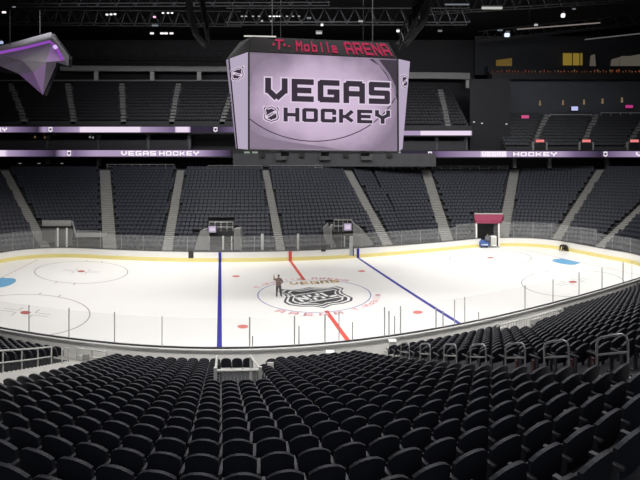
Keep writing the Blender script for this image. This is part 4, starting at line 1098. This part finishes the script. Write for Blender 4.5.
# central guard rail (stair head)
def balustrade(x0, x1, y, z0, z1, sides, label, nb=10, name='guard_rail', drop=.35):
    root = empty(name, Wd((x0 + x1) / 2, y, z0), label, 'guard rail')
    m = MB(); L = [Wd(x0 + (x1 - x0) * i / 6, y, z1) for i in range(7)]
    m.tube(L, .045, 6)
    if sides: 
        for x in (x0, x1): m.tube([Wd(x, y, z1), Wd(x, sides, z1 - drop)], .045, 6)
    m.build('top_bar', RAILW, root)
    m = MB()
    for i in range(nb + 1): x = x0 + (x1 - x0) * i / nb; m.tube([Wd(x, y, z0), Wd(x, y, z1)], .013, 5)
    m.build('baluster', RAILW, root)
    for x in (x0, x1):
        m = MB(); m.box(Wd(x, y, (z0 + z1 + .1) / 2), (.10, .08, z1 - z0 + .1)); m.build('end_post', RAILW, root)
        if sides: m = MB(); m.box(Wd(x, sides, z1 - drop - .5), (.10, .08, 1.1)); m.build('end_post', RAILW, root)
    return root
balustrade(-.16, 1.28, 14.95, 2.6, 4.02, 19.6, 'pale guard rail with thin bars around the stair opening near the blue line', 12, drop=1.5)
# vomitory barrier at right, rinkside
BALU = balustrade(14.4, 19.2, 21.3, .5, 1.7, None, 'long pale barred railing among the right seats by the near boards', 26)
for x0, x1, lb in ((14.0, 15.0, 'pale panel at the left end of the barred railing'), (16.6, 17.3, 'pale panel under the middle of the barred railing')):
    m = MB(); m.sweep([Wd(x0, 21.2), Wd(x1, 21.2)], [Wd(x0, 21.1), Wd(x1, 21.1)], .4, 1.6); o = m.build('barrier_panel', RAILW, BALU)
m = MB(); m.box(Wd(2.0, 18.6, 2.52), (.25, .04, .3)); m.box(Wd(2.0, 18.63, 2.0), (.05, .04, .9)); tag(m.build('seat_sign', WHITE), 'small white square sign right of the central guard rail', 'sign')
# bench backs along the near boards
for x, y, lb in ((5.5, 22.95, 'pale low box outside the near boards right of the red line'), (9.05, 23.4, 'pale low box outside the near boards among the grouped posts')):
    root = empty('rinkside_box', Wd(x, y, .05), lb, 'box', 'pale boxes outside the near boards')
    m = MB(); m.box(Wd(x, y, .58), (.36, .3, 1.0)); m.build('box_body', mat('bench_pale', (.6, .6, .59), .6), root)
    m = MB(); m.box(Wd(x, y, 1.1), (.42, .36, .05)); m.build('box_lid', WHITE, root)

# ------------------------------------------------------------------ people
def figure(name, loc, rot, joints, label, cat, mats, hair=True):
    """one skinned body; joints: dict name->(pos, radius), edges list"""
    J, E = joints; keys = list(J)
    meh = bpy.data.meshes.new(name); meh.from_pydata([J[k][0] for k in keys], [(keys.index(a), keys.index(b)) for a, b in E], [])
    o = bpy.data.objects.new(name, meh); C.objects.link(o)
    o.location = loc; o.rotation_euler = (0, 0, rot)
    md = o.modifiers.new('skin', 'SKIN'); md.use_smooth_shade = True
    sv = meh.skin_vertices[0].data
    for i, k in enumerate(keys):
        r = J[k][1]; r = r if isinstance(r, tuple) else (r, r); g = 1.25 if r[0] > .04 else 1.0; sv[i].radius = (r[0] * g, r[1] * g); sv[i].use_root = (k == 'pelvis')
    sd = o.modifiers.new('sub', 'SUBSURF'); sd.levels = 1; sd.render_levels = 2
    meh.materials.append(mats)
    return tag(o, label, cat)
def body_mat(name, jacket, trousers, skin, zj=.86, zh=1.5):
    mt = bpy.data.materials.new(name); mt.use_nodes = True; nt = mt.node_tree; bs = nt.nodes['Principled BSDF']; bs.inputs['Roughness'].default_value = .8
    tc = nt.nodes.new('ShaderNodeTexCoord'); sp = nt.nodes.new('ShaderNodeSeparateXYZ'); nt.links.new(tc.outputs['Object'], sp.inputs[0])
    mr = nt.nodes.new('ShaderNodeMath'); mr.operation = 'DIVIDE'; mr.inputs[1].default_value = 2.2; nt.links.new(sp.outputs['Z'], mr.inputs[0])
    cr = nt.nodes.new('ShaderNodeValToRGB'); cr.color_ramp.interpolation = 'CONSTANT'; e = cr.color_ramp.elements
    e[0].position = 0; e[0].color = (.02, .02, .022, 1); e[1].position = .05; e[1].color = list(trousers) + [1]
    for z, c in ((zj, jacket), (zh, skin)):
        x = e.new(z / 2.2); x.color = list(c) + [1]
    nt.links.new(mr.outputs[0], cr.inputs[0]); nt.links.new(cr.outputs[0], bs.inputs['Base Color']); return mt
def stand_joints(raise_left=True):
    J = {'pelvis': ((0, 0, .92), (.16, .12)), 'waist': ((0, 0, 1.08), (.155, .11)), 'chest': ((0, .01, 1.28), (.18, .12)), 'necks': ((0, .01, 1.42), (.075, .07)), 'neck': ((0, 0, 1.48), (.055, .055)),
         'head': ((0, -.01, 1.56), (.075, .09)), 'crown': ((0, 0, 1.66), (.07, .085)),
         'lsh': ((-.19, 0, 1.38), (.075, .075)), 'rsh': ((.19, 0, 1.38), (.075, .075)),
         'lhip': ((-.10, 0, .86), (.105, .11)), 'lknee': ((-.13, -.02, .48), (.07, .075)), 'lank': ((-.15, .02, .10), (.05, .05)), 'ltoe': ((-.17, -.14, .045), (.045, .04)),
         'rhip': ((.10, 0, .86), (.105, .11)), 'rknee': ((.15, -.03, .48), (.07, .075)), 'rank': ((.19, .02, .10), (.05, .05)), 'rtoe': ((.23, -.13, .045), (.045, .04))}
    E = [('pelvis', 'waist'), ('waist', 'chest'), ('chest', 'necks'), ('necks', 'neck'), ('neck', 'head'), ('head', 'crown'), ('chest', 'lsh'), ('chest', 'rsh'), ('pelvis', 'lhip'), ('lhip', 'lknee'), ('lknee', 'lank'), ('lank', 'ltoe'),
         ('pelvis', 'rhip'), ('rhip', 'rknee'), ('rknee', 'rank'), ('rank', 'rtoe')]
    if raise_left:
        J.update({'lel': ((-.36, -.10, 1.36), (.058, .058)), 'lwr': ((-.37, -.16, 1.60), (.042, .042)), 'lpalm': ((-.375, -.17, 1.69), (.045, .025))})
    else:
        J.update({'lel': ((-.27, .02, 1.12), (.058, .058)), 'lwr': ((-.27, -.06, .88), (.042, .042)), 'lpalm': ((-.27, -.09, .80), (.025, .045))})
    J.update({'rel': ((.33, .04, 1.14), (.06, .06)), 'rwr': ((.20, -.15, 1.05), (.042, .042)), 'rpalm': ((.13, -.18, 1.04), (.03, .04))})
    E += [('lsh', 'lel'), ('lel', 'lwr'), ('lwr', 'lpalm'), ('rsh', 'rel'), ('rel', 'rwr'), ('rwr', 'rpalm')]
    # fingers
    for side, base, d, acr in (('l', J['lpalm'][0], Vector((0, 0, 1)) if raise_left else Vector((0, -.3, -1)), Vector((1, 0, 0)) if raise_left else Vector((0, 1, 0))), ('r', J['rpalm'][0], Vector((-1, -.1, 0)), Vector((0, 0, 1)))):
        for f, ln in enumerate((.075, .09, .085, .065)):
            o = Vector(base) + acr * (-.03 + .02 * f) + d * .03
            J[side + 'f%d' % f] = (tuple(o + d * ln * .5), .0095); J[side + 'g%d' % f] = (tuple(o + d * ln + Vector((0, -.02, 0))), .008)
            E += [(side + 'palm', side + 'f%d' % f), (side + 'f%d' % f, side + 'g%d' % f)]
        o = Vector(base) + acr * .05; J[side + 'th'] = (tuple(o + d * .02), .011); E.append((side + 'palm', side + 'th'))
    return J, E
def head_bits(o, hair, skin, cap=None):
    """hair, eyes, nose, ears as children in the body's own coordinates"""
    def ball(nm, c, r, sc_, mt):
        bm = bmesh.new(); bmesh.ops.create_uvsphere(bm, u_segments=12, v_segments=8, radius=r)
        for v in bm.verts: v.co = Vector((v.co.x * sc_[0] + c[0], v.co.y * sc_[1] + c[1], v.co.z * sc_[2] + c[2]))
        mh = bpy.data.meshes.new(nm); bm.to_mesh(mh); bm.free(); mh.materials.append(mt); h = bpy.data.objects.new(nm, mh); C.objects.link(h); h.parent = o
        for p in mh.polygons: p.use_smooth = True
    ball('hair', (0, .015, 1.665), .098, (.92, 1.02, .75), hair)
    for x in (-.03, .03): ball('eye', (x, -.092, 1.60), .012, (1, .6, .7), BLACK)
    ball('nose', (0, -.105, 1.57), .014, (.8, 1, 1.3), skin)
    for x in (-.08, .08): ball('ear', (x, 0, 1.585), .022, (.5, .8, 1.2), skin)
    ball('mouth', (0, -.094, 1.53), .016, (1.3, .4, .35), mat('lip', (.3, .12, .1), .6))
SKIN = mat('skin', (.42, .27, .2), .6)
pv = at(278.6, 296.6, F * CAMH / (296.6 - HZ)); pv.z = .01
p1 = figure('person', pv, .15, stand_joints(True), 'person in brown jacket and dark trousers waving on the ice left of the emblem', 'person', body_mat('jacket_brown', (.17, .125, .11), (.06, .06, .072), (.40, .27, .2)))
head_bits(p1, mat('hair_dark', (.03, .025, .02), .7), SKIN)
v0 = at(487.6, 243, Yc - .35); v0.z = .03
p2 = figure('person', v0, -.2, stand_joints(False), 'person in grey top standing between blue cart and white cabinet', 'person', body_mat('top_grey', (.16, .17, .18), (.02, .02, .025), (.4, .27, .2)))
head_bits(p2, mat('hair_dark', (.03, .025, .02), .7), SKIN)
# person crouching at the far right boards
th = (562.8 - 220.5) / F; rr = F * CAMH / (250.6 - HZ)
cv = Wd(rr * math.sin(th), rr * math.cos(th)); 
J = {'pelvis': ((.30, 0, .42), (.20, .19)), 'waist': ((.10, 0, .66), (.20, .17)), 'chest': ((-.22, 0, .74), (.22, .18)), 'neck': ((-.42, 0, .66), (.07, .07)), 'head': ((-.52, -.02, .58), (.09, .10)), 'crown': ((-.60, -.02, .52), (.08, .09)),
     'lsh': ((-.30, -.2, .66), .08), 'lel': ((-.40, -.26, .38), .06), 'lwr': ((-.46, -.24, .14), .045), 'lpalm': ((-.50, -.24, .06), (.04, .03)), 'rsh': ((-.30, .2, .66), .08), 'rel': ((-.36, .26, .38), .06), 'rwr': ((-.40, .24, .14), .045), 'rpalm': ((-.44, .24, .06), (.04, .03)),
     'lhip': ((.28, -.13, .40), .13), 'lknee': ((-.05, -.2, .22), .09), 'lank': ((.42, -.18, .09), .06), 'ltoe': ((.56, -.18, .05), .045), 'rhip': ((.28, .13, .40), .13), 'rknee': ((-.02, .2, .22), .09), 'rank': ((.44, .18, .09), .06), 'rtoe': ((.58, .18, .05), .045)}
E_ = [('pelvis', 'waist'), ('waist', 'chest'), ('chest', 'neck'), ('neck', 'head'), ('head', 'crown'), ('chest', 'lsh'), ('lsh', 'lel'), ('lel', 'lwr'), ('lwr', 'lpalm'), ('chest', 'rsh'), ('rsh', 'rel'), ('rel', 'rwr'), ('rwr', 'rpalm'), ('pelvis', 'lhip'), ('lhip', 'lknee'), ('lknee', 'lank'), ('lank', 'ltoe'), ('pelvis', 'rhip'), ('rhip', 'rknee'), ('rknee', 'rank'), ('rank', 'rtoe')]
for sd, c in (('l', J['lpalm'][0]), ('r', J['rpalm'][0])):
    for f in range(5):
        J[sd + 'f%d' % f] = ((c[0] - .07 + (.03 if f == 4 else 0), c[1] - .035 + .02 * f, .03), .01); E_.append((sd + 'palm', sd + 'f%d' % f))
cv.z = .01; cv.y -= .35
p3 = figure('person', cv, .1, (J, E_), 'person in dark clothing crouching on the ice against the far right boards', 'person', mat('dark_clothes', (.018, .016, .015), .8))

# ------------------------------------------------------------------ light
def area(name, loc, sx, sy, power, spread=150, col=(1, .97, .93), rot=(0, 0, 0)):
    L = bpy.data.lights.new(name, 'AREA'); L.shape = 'RECTANGLE'; L.size = sx; L.size_y = sy; L.energy = power; L.color = col; L.spread = math.radians(spread)
    o = bpy.data.objects.new(name, L); o.location = loc; o.rotation_euler = rot; C.objects.link(o)
for x in (-20, 0, 20):
    p = W(x, 6); area('rink_light', (p.x, p.y, 27), 14, 3, 2400, 130)
    p = W(x, -9); area('rink_light', (p.x, p.y, 27), 14, 3, 1600, 120, rot=(.42, 0, 0))
for x in (-24, 0, 24, 44):
    area('house_light', (x, 58, 29), 10, 3, 680, 140, (.96, .97, 1), (.35, 0, 0))
area('upper_light', (0, 52, 27), 70, 3, 3600, 120, (.95, .95, 1), (1.45, 0, 0))
area('stand_light', (4, 22, 25), 26, 4, 2400, 140, (.95, .95, 1), (-.25, 0, 0))
area('fill_light', (4, -14, 22), 50, 8, 1500, 150, (.9, .93, 1), (.75, 0, 0))
for x in (-9, 8, 24):
    p = W(x - 2, -27); area('apron_fill', (p.x, p.y, 25), 10, 2, 1150, 75, (1, .97, .94), (.5, 0, 0))  # added fill to brighten the outside of the near boards
p = W(0, -6); area('board_fill', (p.x, p.y, 25), 40, 2, 900, 50, (1, .98, .95), (.72, 0, 0))  # added fill to lift the far boards
